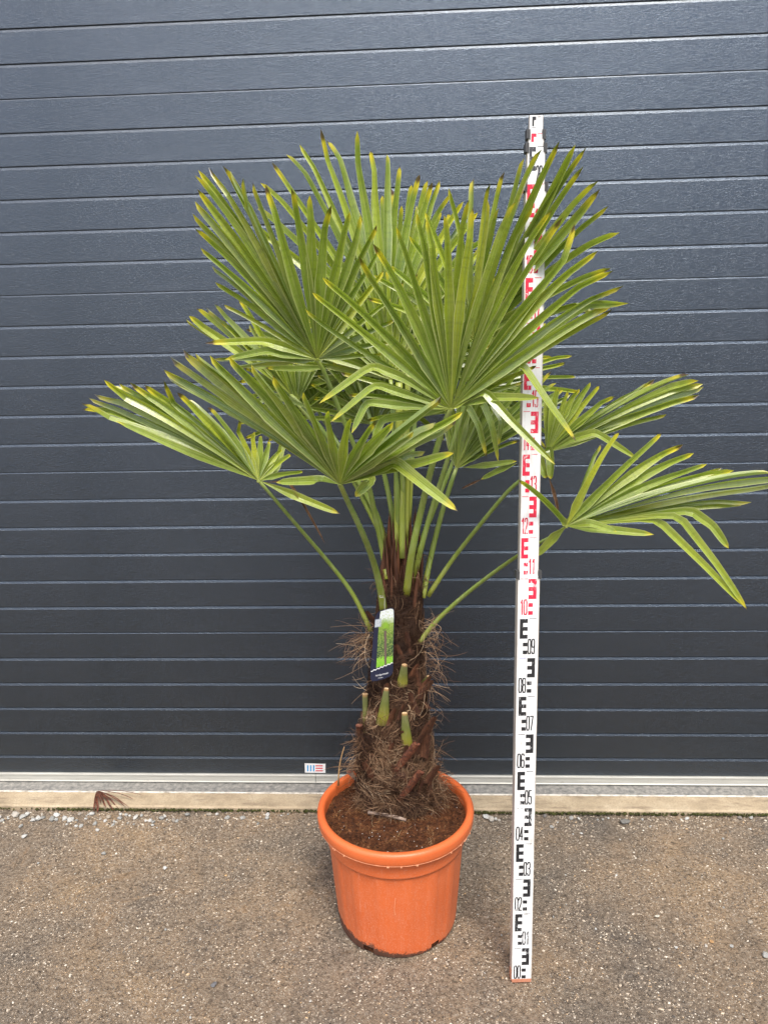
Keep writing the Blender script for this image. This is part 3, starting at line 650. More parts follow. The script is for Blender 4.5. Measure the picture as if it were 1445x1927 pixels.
# sawn petiole stubs: (x0,y0) base, (x1,y1) cut end, half widths px, green?, forward offset
STB = [(720, 1362, 727, 1296, 14, 4.5, 1, .97), (766, 1408, 761, 1342, 13, 5.5, 1, .99), (688, 1395, 687, 1306, 4, 6, 1, .5), (756, 1290, 761, 1251, 12, 5.5, 1, 1.0), (790, 1290, 806, 1273, 5, 4, 1, .75),
       (745, 1450, 783, 1400, 8, 8, 0, 1.02), (752, 1505, 791, 1453, 8, 8, 0, 1.05), (684, 1500, 711, 1490, 9, 7, 0, 1.0), (687, 1448, 700, 1420, 8, 6, 0, .95), (679, 1385, 676, 1365, 8, 8, 0, .5), (797, 1445, 806, 1390, 6, 5, 0, .7), (672, 1470, 658, 1452, 3, 7, 2, .6)]
for (xa, ya, xb, yb, wa, wb, gcol, fw) in STB:
    c, r_ = trunk_at(at(xa, ya, TY).z); xx = at(xa, ya, TY).x - c.x
    Yb = TY - math.sqrt(max(0.0004, (r_*1.0)**2 - min(xx*xx, r_*r_*.9)))*fw; mb = MB(); n = 6; pts = []; rads = []
    for j in range(n+1):
        t = j/n; pts.append(at(xa+(xb-xa)*t, ya+(yb-ya)*t, Yb-0.022*t)); rads.append((wa+(wb-wa)*t)/F*1.95)
    mb.tube(pts, rads, 10, flat=.55, cap=False, tv=[j/n for j in range(n+1) for _ in range(10)], _up=Vector((1, 0, 0)))
    st = mb.build('petiole_stub', {1: M_stub, 0: M_old, 2: M_wood}[gcol], palm, smooth=True)
    st['label'] = {1: 'green sawn leaf stalk stub', 0: 'old reddish brown stalk stub', 2: 'pale bleached stalk stub'}[gcol]
    cf = MB(); dv = (pts[-1]-pts[-2]).normalized(); cf.tube([pts[-1]-dv*.0003, pts[-1]+dv*.0012], [rads[-1]*1.0, rads[-1]*.93], 10, flat=.55, _up=Vector((1, 0, 0)))
    o = cf.build('cut_face', M_cut if gcol == 1 else M_old, palm); o.parent = st; o.location = -(st.location+palm.location)

# ---- fronds
def smooth_pts(pts, n):
    """Catmull-Rom through pts, n samples"""
    P_ = [pts[0]*2-pts[1]] + list(pts) + [pts[-1]*2-pts[-2]]; out = []; m_ = len(pts)-1
    for i in range(n):
        s = i/(n-1)*m_; k_ = min(int(s), m_-1); t = s-k_; a, b, c, d = P_[k_:k_+4]
        out.append(0.5*((2*b)+(c-a)*t+(2*a-5*b+4*c-d)*t*t+(3*b-a-3*c+d)*t**3))
    return out
NSEG = 26
BACK = MB()
def ribbon(mb, C, A, N_, W, T, vr, fold, grow=None):
    """C centres, A across vectors, N_ normals, W half widths, T params"""
    vs = []; tv = []; uu = []
    for i in range(len(C)):
        f_ = fold[i]
        for s, u_ in ((-1, 0.0), (-.5, .25), (0, .5), (.5, .75), (1, 1.0)):
            vs.append(C[i]+A[i]*(W[i]*s*math.cos(f_))+N_[i]*(W[i]*abs(s)*math.sin(f_))); tv.append(T[i]); uu.append(u_)
    mb.add(vs, [(i*5+k_, i*5+k_+1, (i+1)*5+k_+1, (i+1)*5+k_) for i in range(len(C)-1) for k_ in range(4)], tv=tv, uu=uu, vr=vr, vq=random.random())
def frond(hub, tips, stalk, w0=0.0135, side=1, seed=0, parts=True, sub=0, mat=M_leaf, tone=0.35, fused=0.3, bulge=0.02, extras=(), rb=.0085, rh=.005, belly=0.0, plab=None):
    rr = random.Random(seed); H = at(*hub)
    tp = []
    for i, t in enumerate(tips):
        tp.append(t)
        if sub and i < len(tips)-1:
            n_ = tips[i+1]
            for s in range(sub):
                f_ = (s+1)/(sub+1); tp.append((t[0]+(n_[0]-t[0])*f_, t[1]+(n_[1]-t[1])*f_, t[2]+(n_[2]-t[2])*f_, rr.uniform(.86, .99)))
    E_ = []
    for t in tp:
        p = at(t[0], t[1], hub[2]+t[2])
        if len(t) > 3: p = H+(p-H)*t[3]
        E_.append(p)
    n = len(E_)
    # overall normal
    Nm = Vector((0, 0, 0))
    for i in range(n-1): Nm += (E_[i]-H).cross(E_[i+1]-H)
    Nm.normalize(); flip = 1.0 if Nm.dot(CAM-H)*side > 0 else -1.0
    Nm *= flip
    ts = [(j/NSEG) for j in range(NSEG+1)]
    C = []
    bl = [rr.gauss(0, bulge) for _ in range(n)]; bs = [rr.gauss(0, bulge*.6) for _ in range(n)]; kk = [rr.gauss(0, .022)*(3 if rr.random() < .12 else 1) for _ in range(n)]
    for i in range(n):
        D = E_[i]-H; L_ = D.length; sd = D.normalized().cross(Nm); c_ = []
        for t in ts:
            q_ = H + D*t + Nm*(L_*(bl[i]+belly)*4*t*(1-t)) + Vector((0, 0, 1))*(L_*0.035*4*t*(1-t)) + sd*(L_*bs[i]*math.sin(math.pi*t)*t)
            if t > .84: q_ += (Nm+sd*.6)*(L_*kk[i]*(t-.84)/.16)
            c_.append(q_)
        C.append(c_)
    par_mb = MB()
    if parts: fr_parent = None
    segs = []
    for i in range(n):
        A = []; N_ = []; W = []; fo = []; wi = w0*rr.uniform(.78, 1.0)*(min(1.0, 0.55+ (E_[i]-H).length/0.75))
        prevA = None
        for j, t in enumerate(ts):
            T_ = (C[i][min(j+1, NSEG)]-C[i][max(j-1, 0)]).normalized()
            l_ = C[i-1][j] if i > 0 else C[i][j]*2-C[i+1][j]; r_ = C[i+1][j] if i < n-1 else C[i][j]*2-C[i-1][j]
            ac = (r_-l_); ac -= T_*ac.dot(T_)
            if t < .02: ac = E_[min(i+1, n-1)]-E_[max(i-1, 0)]; ac -= T_*ac.dot(T_)
            ac.normalize()
            if t > .55 and prevA is not None:
                tw_ = ac; ac = prevA-T_*prevA.dot(T_); ac.normalize()
            prevA = ac
            nm = T_.cross(ac).normalized(); nm = nm if nm.dot(Nm) > 0 else -nm
            sep = max((C[i][j]-l_).length, (r_-C[i][j]).length)*.53
            prof = 1.0 if t < .5 else 1-.30*(t-.5)/.4
            if t > .90: prof *= max(0.0, 1-((t-.90)/.10)**2.6)**.5
            wp = wi*prof
            wv = min(sep, wp)
            free = min(1, max(0, (sep-wp)/max(wp, 1e-4)))
            A.append(ac); N_.append(nm); W.append(max(wv, .0002)/math.cos(.62) if sep < wp else wv*1.12); fo.append(.66+.30*free)
        segs.append((A, N_, W, fo, min(1, max(0, tone+rr.gauss(0, .21)))))
    jf = int(NSEG*fused)
    if not parts:
        for i in range(n):
            A, N_, W, fo, v = segs[i]; ribbon(BACK, C[i], A, N_, W, ts, v, fo)
        fr = None
    else:
        bm_ = MB()
        for i in range(n):
            A, N_, W, fo, v = segs[i]; s_ = slice(0, jf+1); ribbon(bm_, C[i][s_], A[s_], N_[s_], W[s_], ts[s_], v, fo[s_])
        bm_.tube([H-Vector((0, 0, .004)), H, H+Nm*.004], [.004, .006, .004], 8, tv=.05, uu=.5, vr=.6)
        fr = bm_.build('frond', mat, palm, origin=H)
        if plab: fr['label'] = plab
        for i in range(n):
            A, N_, W, fo, v = segs[i]; s_ = slice(jf, NSEG+1); mb = MB(); ribbon(mb, C[i][s_], A[s_], N_[s_], W[s_], ts[s_], v, fo[s_])
            o = mb.build('leaf_segment', mat, None, origin=H); o.parent = fr; o.location = (0, 0, 0)
    # bent or stray segments: lists of photo points (px, py, dY)
    for ex in extras:
        pts, dead = (ex[0], ex[1]) if isinstance(ex[0], list) else (ex, 0)
        P3 = [at(p[0], p[1], hub[2]+p[2]) for p in pts]
        # keep kinks fairly sharp
        dense = []
        for a, b in zip(P3[:-1], P3[1:]):
            for q_ in range(6): dense.append(a.lerp(b, q_/6))
        dense.append(P3[-1])
        for _ in range(1): dense = [dense[0]]+[(dense[k_-1]+dense[k_]*2+dense[k_+1])/4 for k_ in range(1, len(dense)-1)]+[dense[-1]]
        m_ = len(dense); A = []; N_ = []; W = []; T_l = []; fo = []; wi = w0*rr.uniform(.75, .95); ph = rr.uniform(-.5, .5)
        for j in range(m_):
            t = j/(m_-1); T_ = (dense[min(j+1, m_-1)]-dense[max(j-1, 0)]).normalized(); vw = (CAM-dense[j]).normalized()+Vector((ph, 0, .3)); vw = vw-T_*vw.dot(T_); vw.normalize()
            A.append(T_.cross(vw)); N_.append(vw*1.0)
            pf = min(1, t/.4) if t < .4 else (1-.3*(t-.4)/.5); pf *= (max(0, 1-((t-.8)/.2)**2))**.5 if t > .8 else 1
            W.append(max(wi*pf*(.6 if dead else 1), .0003)); T_l.append(t); fo.append(.55 if not dead else 1.0)
        mb = BACK if not parts else MB(); ribbon(mb, dense, A, N_, W, T_l, min(1, max(0, tone+rr.gauss(0, .12))), fo)
        if parts:
            o = mb.build('leaf_segment', mat if not dead else M_dry, None, origin=H); o.parent = fr; o.location = (0, 0, 0)
            if dead: o['label'] = 'dry brown leaf segment'
    # petiole
    if stalk:
        pts = [H]+[at(p[0], p[1], p[2]+(0.065 if p[1] > 1040 else 0.03 if p[1] > 940 else 0)) for p in stalk]; ds = smooth_pts(pts, 22); m_ = MB(); L_ = len(ds)
        m_.tube(ds, [rh+(rb-rh)*(j/(L_-1))**1.3 for j in range(L_)], 8, flat=.62, tv=[1-j/(L_-1) for j in range(L_) for _ in range(8)], vr=0.0, _up=CR.copy())
        for sg in (-1, 1):           # pale toothed margins
            for j in range(0, (L_-1)*5):
                t = j/((L_-1)*5); f_ = t*(L_-1); k_ = int(f_); p = ds[k_].lerp(ds[k_+1], f_-k_); r_ = rh+(rb-rh)*t**1.3; tt = (ds[k_+1]-ds[k_]).normalized(); s_ = (CR-tt*CR.dot(tt)).normalized()*sg
                if t < .25 or rr.random() < .35: continue
                b_ = p+s_*r_*.96; m_.add([b_-tt*.0011, b_+tt*.0011, b_+s_*.0016, b_-CF*.001], [(0, 1, 2), (0, 2, 3), (1, 3, 2)], tv=.5, vr=.55)
        if parts: o = m_.build('petiole', M_pet, None, smooth=True, origin=H); o.parent = fr; o.location = (0, 0, 0)
        else: m_.build('petiole', M_pet, palm, smooth=True)
    return fr

def z3(l, ox, oy, s): return [(ox+a/s, oy+b/s, c) for a, b, c in l]
# L1 upper left
frond((597, 677, 1.80), [(440, 690, .10), (405, 676, .08), (421, 572, -.02), (405, 532, -.04), (400, 500, -.06), (378, 466, -.08), (365, 432, -.09), (362, 402, -.10), (368, 378, -.10), (371, 356, -.10), (366, 330, -.10), (376, 318, -.10), (399, 312, -.11), (420, 312, -.11), (434, 321, -.11), (447, 335, -.11), (475, 343, -.12), (506, 349, -.12), (547, 354, -.12), (587, 369, -.11), (617, 382, -.1), (656, 396, -.1), (682, 408, -.09), (709, 423, -.08), (718, 470, -.05), (722, 510, -.02), (735, 560, .0), (742, 600, .03), (740, 640, .05), (720, 668, .07)],
      [(612, 705, 1.82), (640, 775, 1.86), (688, 895, 1.89), (708, 980, 1.90), (722, 1050, 1.89), (727, 1090, 1.87)], seed=1, tone=.52, w0=.0152,
      extras=[[(597, 677, 0), (540, 655, -.02), (497, 642, -.03), (386, 646, -.06)], [(597, 677, 0), (540, 668, -.02), (503, 660, -.03), (423, 677, -.05)]], plab='broad upright fan at upper left')
# L2 main fan
frond((848, 770, 1.72), [(690, 790, .05), (655, 742, .03), (640, 700, .02), (574, 583, -.02), (586, 550, -.04), (607, 521, -.06), (672, 483, -.08), (703, 458, -.09), (748, 426, -.1), (788, 399, -.11), (812, 412, -.11), (838, 405, -.11), (879, 374, -.11), (897, 392, -.12), (916, 373, -.12), (940, 392, -.12), (966, 376, -.12), (993, 378, -.12), (1036, 393, -.12), (1062, 411, -.13), (1102, 441, -.13), (1122, 467, -.13), (1144, 497, -.13), (1168, 529, -.13), (1163, 541, -.12), (1162, 564, -.11), (1151, 580, -.1), (1010, 690, -.05), (985, 718, -.03)],
      [(835, 800, 1.74), (812, 880, 1.78), (790, 970, 1.82), (775, 1040, 1.84), (764, 1122, 1.86)], seed=2, tone=.44, w0=.0145, sub=0, rb=.0105, rh=.0065,
      extras=[[(848, 770, 0), (760, 712, -.02), (700, 688, -.03), (600, 760, -.08)], [(848, 770, 0), (770, 745, -.02), (706, 724, -.03), (622, 795, -.08)], [(848, 770, 0), (760, 765, -.02), (690, 757, -.03), (662, 815, -.06)],
              [(848, 770, 0), (915, 725, -.03), (978, 681, -.05), (1030, 758, -.09), (1083, 830, -.12)], [(862, 765, 0), (920, 748, -.03), (1015, 749, -.08)], [(862, 765, 0), (912, 736, -.03), (960, 790, -.06), (1044, 874, -.10)],
              [(848, 770, 0), (775, 782, .0), (718, 790, .0), (690, 870, -.02)]], plab='large central fan leaning to the camera')
# L3 back centre left
frond((729, 648, 1.98), [(470, 420, .02), (485, 391, .03), (492, 337, .05), (512, 305, .06), (545, 278, .07), (568, 265, .08), (596, 255, .09), (624, 251, .09), (665, 255, .09), (706, 275, .09), (729, 290, .09), (755, 311, .09), (790, 328, .08), (812, 343, .07), (846, 365, .06), (868, 380, .05), (901, 399, .04), (915, 440, .02), (930, 480, .0), (940, 530, -.02)],
      [(735, 720, 1.96), (746, 900, 1.92), (750, 1000, 1.91), (753, 1060, 1.90)], seed=3, tone=.50, w0=.0155, sub=0, side=1, plab='tall back fan behind the upper left one')
# L5 back right
frond((893, 645, 1.88), [(690, 560, .08), (705, 520, .07), (734, 499, .05), (770, 446, .03), (800, 399, .02), (844, 355, .0), (892, 335, -.04), (920, 345, -.06), (949, 323, -.1), (987, 296, -.14), (1017, 278, -.20), (1052, 265, -.22), (1082, 271, -.23), (1102, 278, -.23), (1097, 311, -.23), (1124, 335, -.23), (1129, 358, -.23), (1144, 384, -.22), (1165, 432, -.22), (1150, 500, -.20), (1130, 560, -.18)],
      [(885, 720, 1.89), (850, 840, 1.90), (812, 960, 1.90), (790, 1040, 1.90), (776, 1100, 1.90)], seed=5, tone=.45, w0=.0150, plab='tall back fan at upper right')
# L4 lower left front
frond((640, 912, 1.66), [(330, 712, -.02), (313, 706, -.04), (308, 694, -.05), (321, 672, -.06), (345, 658, -.07), (368, 662, -.08), (395, 667, -.09), (431, 671, -.10), (474, 687, -.11), (515, 707, -.11), (572, 739, -.11), (613, 762, -.11), (659, 785, -.11), (705, 791, -.11), (740, 794, -.11), (777, 807, -.10), (818, 786, -.09), (829, 743, -.06), (872, 779, -.05), (862, 800, -.03), (800, 842, .0)],
      [(655, 945, 1.68), (685, 1010, 1.73), (705, 1065, 1.79), (716, 1110, 1.83), (722, 1150, 1.86)], seed=4, tone=.42, w0=.0195, rb=.0105, rh=.0062,
      extras=[[(640, 912, 0), (700, 890, .0), (743, 869, -.01), (800, 915, -.05), (861, 962, -.08)], [(640, 912, 0), (720, 885, .0), (790, 872, -.01), (855, 852, -.03)], [(640, 912, 0), (600, 905, .1), (520, 908, .12)], [(640, 912, 0), (690, 895, .05), (697, 905, .05), (668, 935, .05)]], plab='lower left front fan')
# L7 far left
frond((487, 905, 1.82), [(154, 773, -.04), (157, 759, -.04), (167, 745, -.04), (179, 735, -.04), (193, 726, -.04), (208, 724, -.04), (224, 720, -.04), (244, 722, -.04), (271, 726, -.03), (299, 733, -.02), (334, 739, -.02), (352, 752, .0), (372, 770, .0), (392, 766, .02), (438, 795, .03), (475, 813, .04), (491, 820, .04), (507, 831, .04), (529, 845, .05), (547, 856, .05), (570, 890, .05)],
      [(505, 925, 1.83), (560, 990, 1.86), (620, 1060, 1.90), (665, 1120, 1.92), (698, 1188, 1.91)], seed=6, tone=.5, w0=.0160, belly=-.0, sub=0, rb=.0070, rh=.0042,
      extras=[[(490, 905, 0), (560, 935, .02), (640, 967, .0)], ([(500, 908, 0), (540, 905, .02), (565, 940, .02), (611, 1022, .02)], 1), [(490, 905, 0), (520, 880, .06), (540, 800, .1)], [(490, 905, 0), (350, 850, -.06), (218, 792, -.07)]], plab='far left spreading fan')
# L9 right middle
frond((1028, 852, 1.88), [(1030, 740, .0), (1048, 731, .0), (1066, 735, .0), (1086, 729, .0), (1109, 719, .0), (1128, 727, .0), (1150, 740, -.01), (1175, 745, -.02), (1215, 723, -.03), (1237, 720, -.03), (1259, 719, -.04), (1296, 703, -.05), (1307, 709, -.05), (1319, 719, -.05), (1322, 726, -.05), (1313, 740, -.05), (1254, 780, -.03)],
      [(1010, 880, 1.90), (960, 920, 1.91), (905, 985, 1.91), (850, 1055, 1.92), (805, 1122, 1.92)], seed=8, tone=.5, w0=.0155, rb=.0075, rh=.0045,
      extras=[[(1028, 852, 0), (1080, 825, -.03), (1119, 813, -.05), (1200, 865, -.07)], [(1022, 850, 0), (1034, 846, -.03), (1037, 875, -.04), (1036, 902, -.04)], [(1020, 852, 0), (1014, 860, -.02), (1022, 885, -.03), (1030, 900, -.03)], ([(1032, 898, -.035), (1038, 920, -.035), (1045, 945, -.04), (1049, 966, -.04)], 1)], plab='right middle fan')
# L10 low right
frond((1065, 990, 1.76), [(975, 903, -.12), (1124, 834, .02), (1163, 814, .02), (1245, 816, .0), (1281, 833, -.01), (1303, 851, -.02), (1331, 875, -.03), (1359, 881, -.04), (1380, 885, -.05), (1408, 893, -.06), (1450, 888, -.08), (1475, 897, -.09), (1478, 912, -.09), (1408, 937, -.06), (1406, 948, -.05), (1272, 970, -.02)],
      [(1045, 1005, 1.77), (1000, 1030, 1.79), (950, 1062, 1.82), (880, 1115, 1.86), (820, 1170, 1.88), (779, 1222, 1.87)], seed=9, tone=.52, w0=.0155, rb=.0085, rh=.0045,
      extras=[[(1065, 990, 0), (1232, 975, -.05), (1320, 1060, -.08), (1400, 1142, -.09)], [(1065, 990, 0), (1272, 967, -.06), (1345, 1060, -.08), (1405, 1148, -.09)], [(1065, 990, 0), (1296, 960, -.05), (1340, 990, -.06), (1370, 1032, -.07)], [(1065, 990, 0), (1120, 995, -.03), (1230, 1006, -.05)], [(1065, 990, 0), (1110, 985, -.05), (1160, 1001, -.06)], [(1065, 990, 0), (1040, 1015, .02), (1010, 1046, .03)]], plab='low right drooping fan')
# L11 centre, behind
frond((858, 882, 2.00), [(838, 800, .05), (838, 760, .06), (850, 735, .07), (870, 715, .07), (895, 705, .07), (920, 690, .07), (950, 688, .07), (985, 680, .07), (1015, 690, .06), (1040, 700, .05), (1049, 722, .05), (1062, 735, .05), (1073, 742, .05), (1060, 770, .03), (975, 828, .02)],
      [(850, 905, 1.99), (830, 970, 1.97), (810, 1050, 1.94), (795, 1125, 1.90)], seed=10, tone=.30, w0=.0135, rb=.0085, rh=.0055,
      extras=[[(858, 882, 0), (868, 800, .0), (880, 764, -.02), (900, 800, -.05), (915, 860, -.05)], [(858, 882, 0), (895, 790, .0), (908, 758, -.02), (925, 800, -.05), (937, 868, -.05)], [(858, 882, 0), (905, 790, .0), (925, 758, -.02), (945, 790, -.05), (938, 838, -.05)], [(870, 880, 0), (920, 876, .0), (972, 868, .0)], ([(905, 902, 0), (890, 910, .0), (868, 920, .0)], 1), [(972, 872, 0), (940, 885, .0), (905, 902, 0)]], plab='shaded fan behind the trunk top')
# L6 pale back fan
frond((748, 655, 2.05), [(640, 420, .1), (674, 388, .1), (698, 351, .1), (735, 355, .1), (770, 350, .1), (801, 341, .1), (822, 341, .1), (855, 400, .1), (880, 420, .1), (905, 470, .1), (920, 510, .1)], [(752, 760, 2.0), (762, 900, 1.95), (765, 1040, 1.92)], seed=12, tone=.5, w0=.016, parts=False, sub=1)
# L8 small yellow tipped at left back
frond((548, 742, 2.02), [(350, 604, .0), (356, 599, .0), (369, 583, .0), (381, 580, .0), (389, 579, .0), (402, 577, .0), (415, 600, .0), (450, 560, .0), (470, 610, .0)], [(600, 800, 2.0), (700, 950, 1.98), (735, 1060, 1.93)], seed=13, tone=.75, w0=.015, parts=False)
# inner and back fans filling the heart of the crown
def arc(cx, cy_, r_, a0, a1, n, d0, d1, seed):
    q = random.Random(seed); return [(cx+r_*q.uniform(.86, 1.05)*math.cos(R(a0+(a1-a0)*i/(n-1))), cy_-r_*q.uniform(.86, 1.05)*math.sin(R(a0+(a1-a0)*i/(n-1))), d0+(d1-d0)*i/(n-1)) for i in range(n)]
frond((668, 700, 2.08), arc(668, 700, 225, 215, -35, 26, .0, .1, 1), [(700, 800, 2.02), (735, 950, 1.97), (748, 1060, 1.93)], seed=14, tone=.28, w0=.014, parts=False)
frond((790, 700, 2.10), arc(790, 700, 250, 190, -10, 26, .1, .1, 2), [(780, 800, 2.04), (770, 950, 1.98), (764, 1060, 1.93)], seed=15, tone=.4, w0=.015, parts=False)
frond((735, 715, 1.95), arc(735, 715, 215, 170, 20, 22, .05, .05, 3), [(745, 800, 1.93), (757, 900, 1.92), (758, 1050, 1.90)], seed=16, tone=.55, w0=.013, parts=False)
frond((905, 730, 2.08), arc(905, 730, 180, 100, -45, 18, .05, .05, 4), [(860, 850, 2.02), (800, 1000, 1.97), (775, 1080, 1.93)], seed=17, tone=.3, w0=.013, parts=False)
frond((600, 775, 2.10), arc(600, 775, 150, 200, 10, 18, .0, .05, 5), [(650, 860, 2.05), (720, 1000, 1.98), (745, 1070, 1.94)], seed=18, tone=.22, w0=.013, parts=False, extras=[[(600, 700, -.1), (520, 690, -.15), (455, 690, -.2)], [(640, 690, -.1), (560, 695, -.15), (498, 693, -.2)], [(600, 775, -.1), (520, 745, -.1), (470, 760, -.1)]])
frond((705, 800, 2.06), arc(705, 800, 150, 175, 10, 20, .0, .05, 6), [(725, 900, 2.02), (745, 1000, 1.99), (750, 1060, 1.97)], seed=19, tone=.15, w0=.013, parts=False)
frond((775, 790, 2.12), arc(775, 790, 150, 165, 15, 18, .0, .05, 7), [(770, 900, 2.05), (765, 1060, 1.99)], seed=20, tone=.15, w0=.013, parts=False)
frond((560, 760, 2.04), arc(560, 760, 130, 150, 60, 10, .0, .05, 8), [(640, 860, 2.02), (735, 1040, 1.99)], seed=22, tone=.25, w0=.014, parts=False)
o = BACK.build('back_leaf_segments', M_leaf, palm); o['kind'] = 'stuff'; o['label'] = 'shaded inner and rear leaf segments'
# closed young spears
for (x0_, y0_, x1_, y1_, Yq, r_) in ((745, 862, 748, 1060, 1.935, .0075), (757, 850, 757, 1050, 1.925, .008), (768, 850, 764, 1010, 1.935, .0065), (776, 866, 769, 1000, 1.95, .0055), (751, 720, 752, 870, 1.90, .011), (768, 700, 763, 860, 1.90, .009)):
    mb = MB(); pts = [at(x0_+(x1_-x0_)*t/8, y0_+(y1_-y0_)*t/8, Yq) for t in range(9)]
    mb.tube(pts, [r_*(.8+.35*t/8) for t in range(9)], 8, flat=.6, tv=[.1+.1*t/8 for t in range(9) for _ in range(8)], vr=random.uniform(0, .5), _up=CR.copy()); mb.build('young_spear', M_pet, palm, smooth=True)

# ------------------------------------------------------------------ plant label
LY = PCY-0.035
def lp(px, py, d=0.0):                    # tag plane turned a little about its vertical axis
    return at(px, py, LY + (px-720)*0.0005 - d)
card = empty('plant_label', lp(724, 1148)); tag(card, 'hanging plant label with a palm picture and wavy white border', 'plant label')
out = [(718, 1148), (726, 1146), (734, 1143.5), (739, 1144), (741.5, 1147), (742, 1160), (741, 1200), (740, 1240), (739.5, 1262), (738, 1268), (733, 1273), (722, 1278), (708, 1281.5), (700, 1282), (697, 1277), (697, 1262), (699, 1240), (702, 1200), (705, 1165), (708, 1156), (712, 1151)]
def poly(mb, pts, d, mi=0): mb.add([lp(a, b, d) for a, b in pts], [tuple(range(len(pts)))[::-1]], mi)
cb = MB(); n = len(out); vs = [lp(a, b, 0) for a, b in out]+[lp(a, b, -.0006) for a, b in out]
cb.add(vs, [tuple(range(n))[::-1], tuple(range(n, 2*n))]+[(i, (i+1) % n, n+(i+1) % n, n+i) for i in range(n)])
cb.build('card', flat('navy_card', (0.018, 0.022, 0.050), .3), card)
m = NT('printed_palm_photo', 0.3, 0.5); c1 = m.coord()
sx = m.n('SeparateXYZ'); m.l(m.coord(which='Generated'), sx.inputs[0]); nn = m.noise(c1, 150, 4, .7)
zf = m.math('ADD', sx.outputs[2], m.math('MULTIPLY', m.math('SUBTRACT', nn, .5), .25))
m.color(m.mix(m.ramp(m.noise(c1, 260, 4, .7), [(0.47, 0), (0.57, .5)]), m.ramp(zf, [(0.0, (0.16, 0.44, 0.02)), (0.15, (0.20, 0.50, 0.03)), (0.19, (0.03, 0.07, 0.03)), (0.35, (0.03, 0.08, 0.03)), (0.6, (0.12, 0.22, 0.03)), (0.74, (0.28, 0.40, 0.08)), (0.86, (0.80, 0.84, 0.86))]), (0.42, 0.52, 0.14)))
ph = MB(); poly(ph, [(716, 1150.5), (726, 1147.5), (734, 1145.5), (739, 1146), (740.5, 1149), (740.8, 1160), (739.8, 1200), (739, 1247), (708, 1257), (711, 1200), (714, 1165)], .0005); pho = ph.build('picture', m.m, card)
pm = MB(); poly(pm, [(722.5, 1187), (727, 1187), (727.5, 1215), (727, 1250), (723.5, 1252), (723, 1215)], .0009); pm.build('pictured_trunk', flat('print_brown', (0.16, 0.11, 0.09)), card)
pm = MB()
for a in range(-20, 201, 18):
    ca, sa = math.cos(R(a)), math.sin(R(a)); L_ = 15 if 40 < a < 140 else 12
    ex, ey = 726+ca*L_*.85, 1180-sa*L_*1.3; poly(pm, [(726-sa*1.2, 1181-ca*1.2), (max(714, min(740, ex)), ey), (726+sa*1.2, 1181+ca*1.2)], .0011+0.00002*(a+20))
pm.build('pictured_fronds', flat('print_green', (0.30, 0.52, 0.05)), card)
wv = MB(); top = [(698+i*1.05, 1263-i*.42+2.2*abs(math.sin((i+1)*.50))) for i in range(40)]
for i in range(39): wv.add([lp(top[i][0], top[i][1], .0013), lp(top[i+1][0], top[i+1][1], .0013), lp(top[i+1][0], top[i+1][1]-1.7, .0013), lp(top[i][0], top[i][1]-1.7, .0013)], [(0, 1, 2, 3)])
wv.build('wavy_border', flat('print_white', (0.85, 0.85, 0.85)), card)
wb = MB(); wb.add([lp(706, 1166, .0012), lp(717.5, 1164, .0012), lp(717, 1179, .0012), lp(705, 1181, .0012)], [(0, 3, 2, 1)]); wb.build('small_print_panel', flat('print_grey', (0.45, 0.50, 0.54)), card)
def text_obj(body_, px, py, wpx, d, name, parent, mat, slope=0.0):
    cu = bpy.data.curves.new('t', 'FONT'); cu.body = body_; cu.size = 1; cu.align_x = 'CENTER'; to = bpy.data.objects.new('t', cu); COL.objects.link(to)
    bpy.context.view_layer.update(); dg = bpy.context.evaluated_depsgraph_get(); me = bpy.data.meshes.new_from_object(to.evaluated_get(dg)); bpy.data.objects.remove(to)
    xs_ = [v.co.x for v in me.vertices]; w_ = max(xs_)-min(xs_); sc_ = wpx/w_; mb = MB()
    mb.add([lp(px+(v.co.x+v.co.y*.2)*sc_, py-v.co.y*sc_*1.15+slope*v.co.x*sc_, d) for v in me.vertices], [tuple(p.vertices) for p in me.polygons]); return mb.build(name, mat, parent)
MW = bpy.data.materials['print_white']
text_obj('handgemaakt', 718.5, 1270.5, 24, .0012, 'lettering', card, MW, -.22)
text_obj('handpalm', 716, 1276, 9, .0012, 'lettering', card, MW, -.18)
for i in range(5): 
    mb = MB(); mb.add([lp(706.5, 1168.5+i*2.3, .0016), lp(715.5-(i % 3), 1166.8+i*2.3, .0016), lp(715.5-(i % 3), 1167.6+i*2.3, .0016), lp(706.5, 1169.3+i*2.3, .0016)], [(0, 3, 2, 1)]); mb.build('print_line', MW, card)
tb = MB(); tb.tube([lp(724, 1148, .001), lp(723.5, 1138, .004), lp(724, 1126, .006), lp(721, 1124, .010), lp(715, 1124.5, .006), lp(714, 1121, .0), lp(722, 1122, -.01)], .0006, 5); tb.build('tie', flat('tie_white', (0.7, 0.68, 0.62)), card)

# ------------------------------------------------------------------ levelling staff
SB = Vector((0.2559, 1.6627, 0.0)); U = Vector((0.00505, 0.04762, 0.99885)).normalized()
az = R(4.0); NF = Vector((math.sin(az), -math.cos(az), 0)); NF = (NF-U*NF.dot(U)).normalized(); XA = U.cross(NF)*-1; XA = NF.cross(U)*-1
if XA.x < 0: XA = -XA
staff = empty('levelling_staff', SB); tag(staff, 'white telescopic levelling staff with red and black numbers leaning back beside the palm', 'measuring staff')
def sp_(x, h, d=0.0): return SB + XA*x + U*h + NF*d     # x across, h up, d proud of the bottom section face
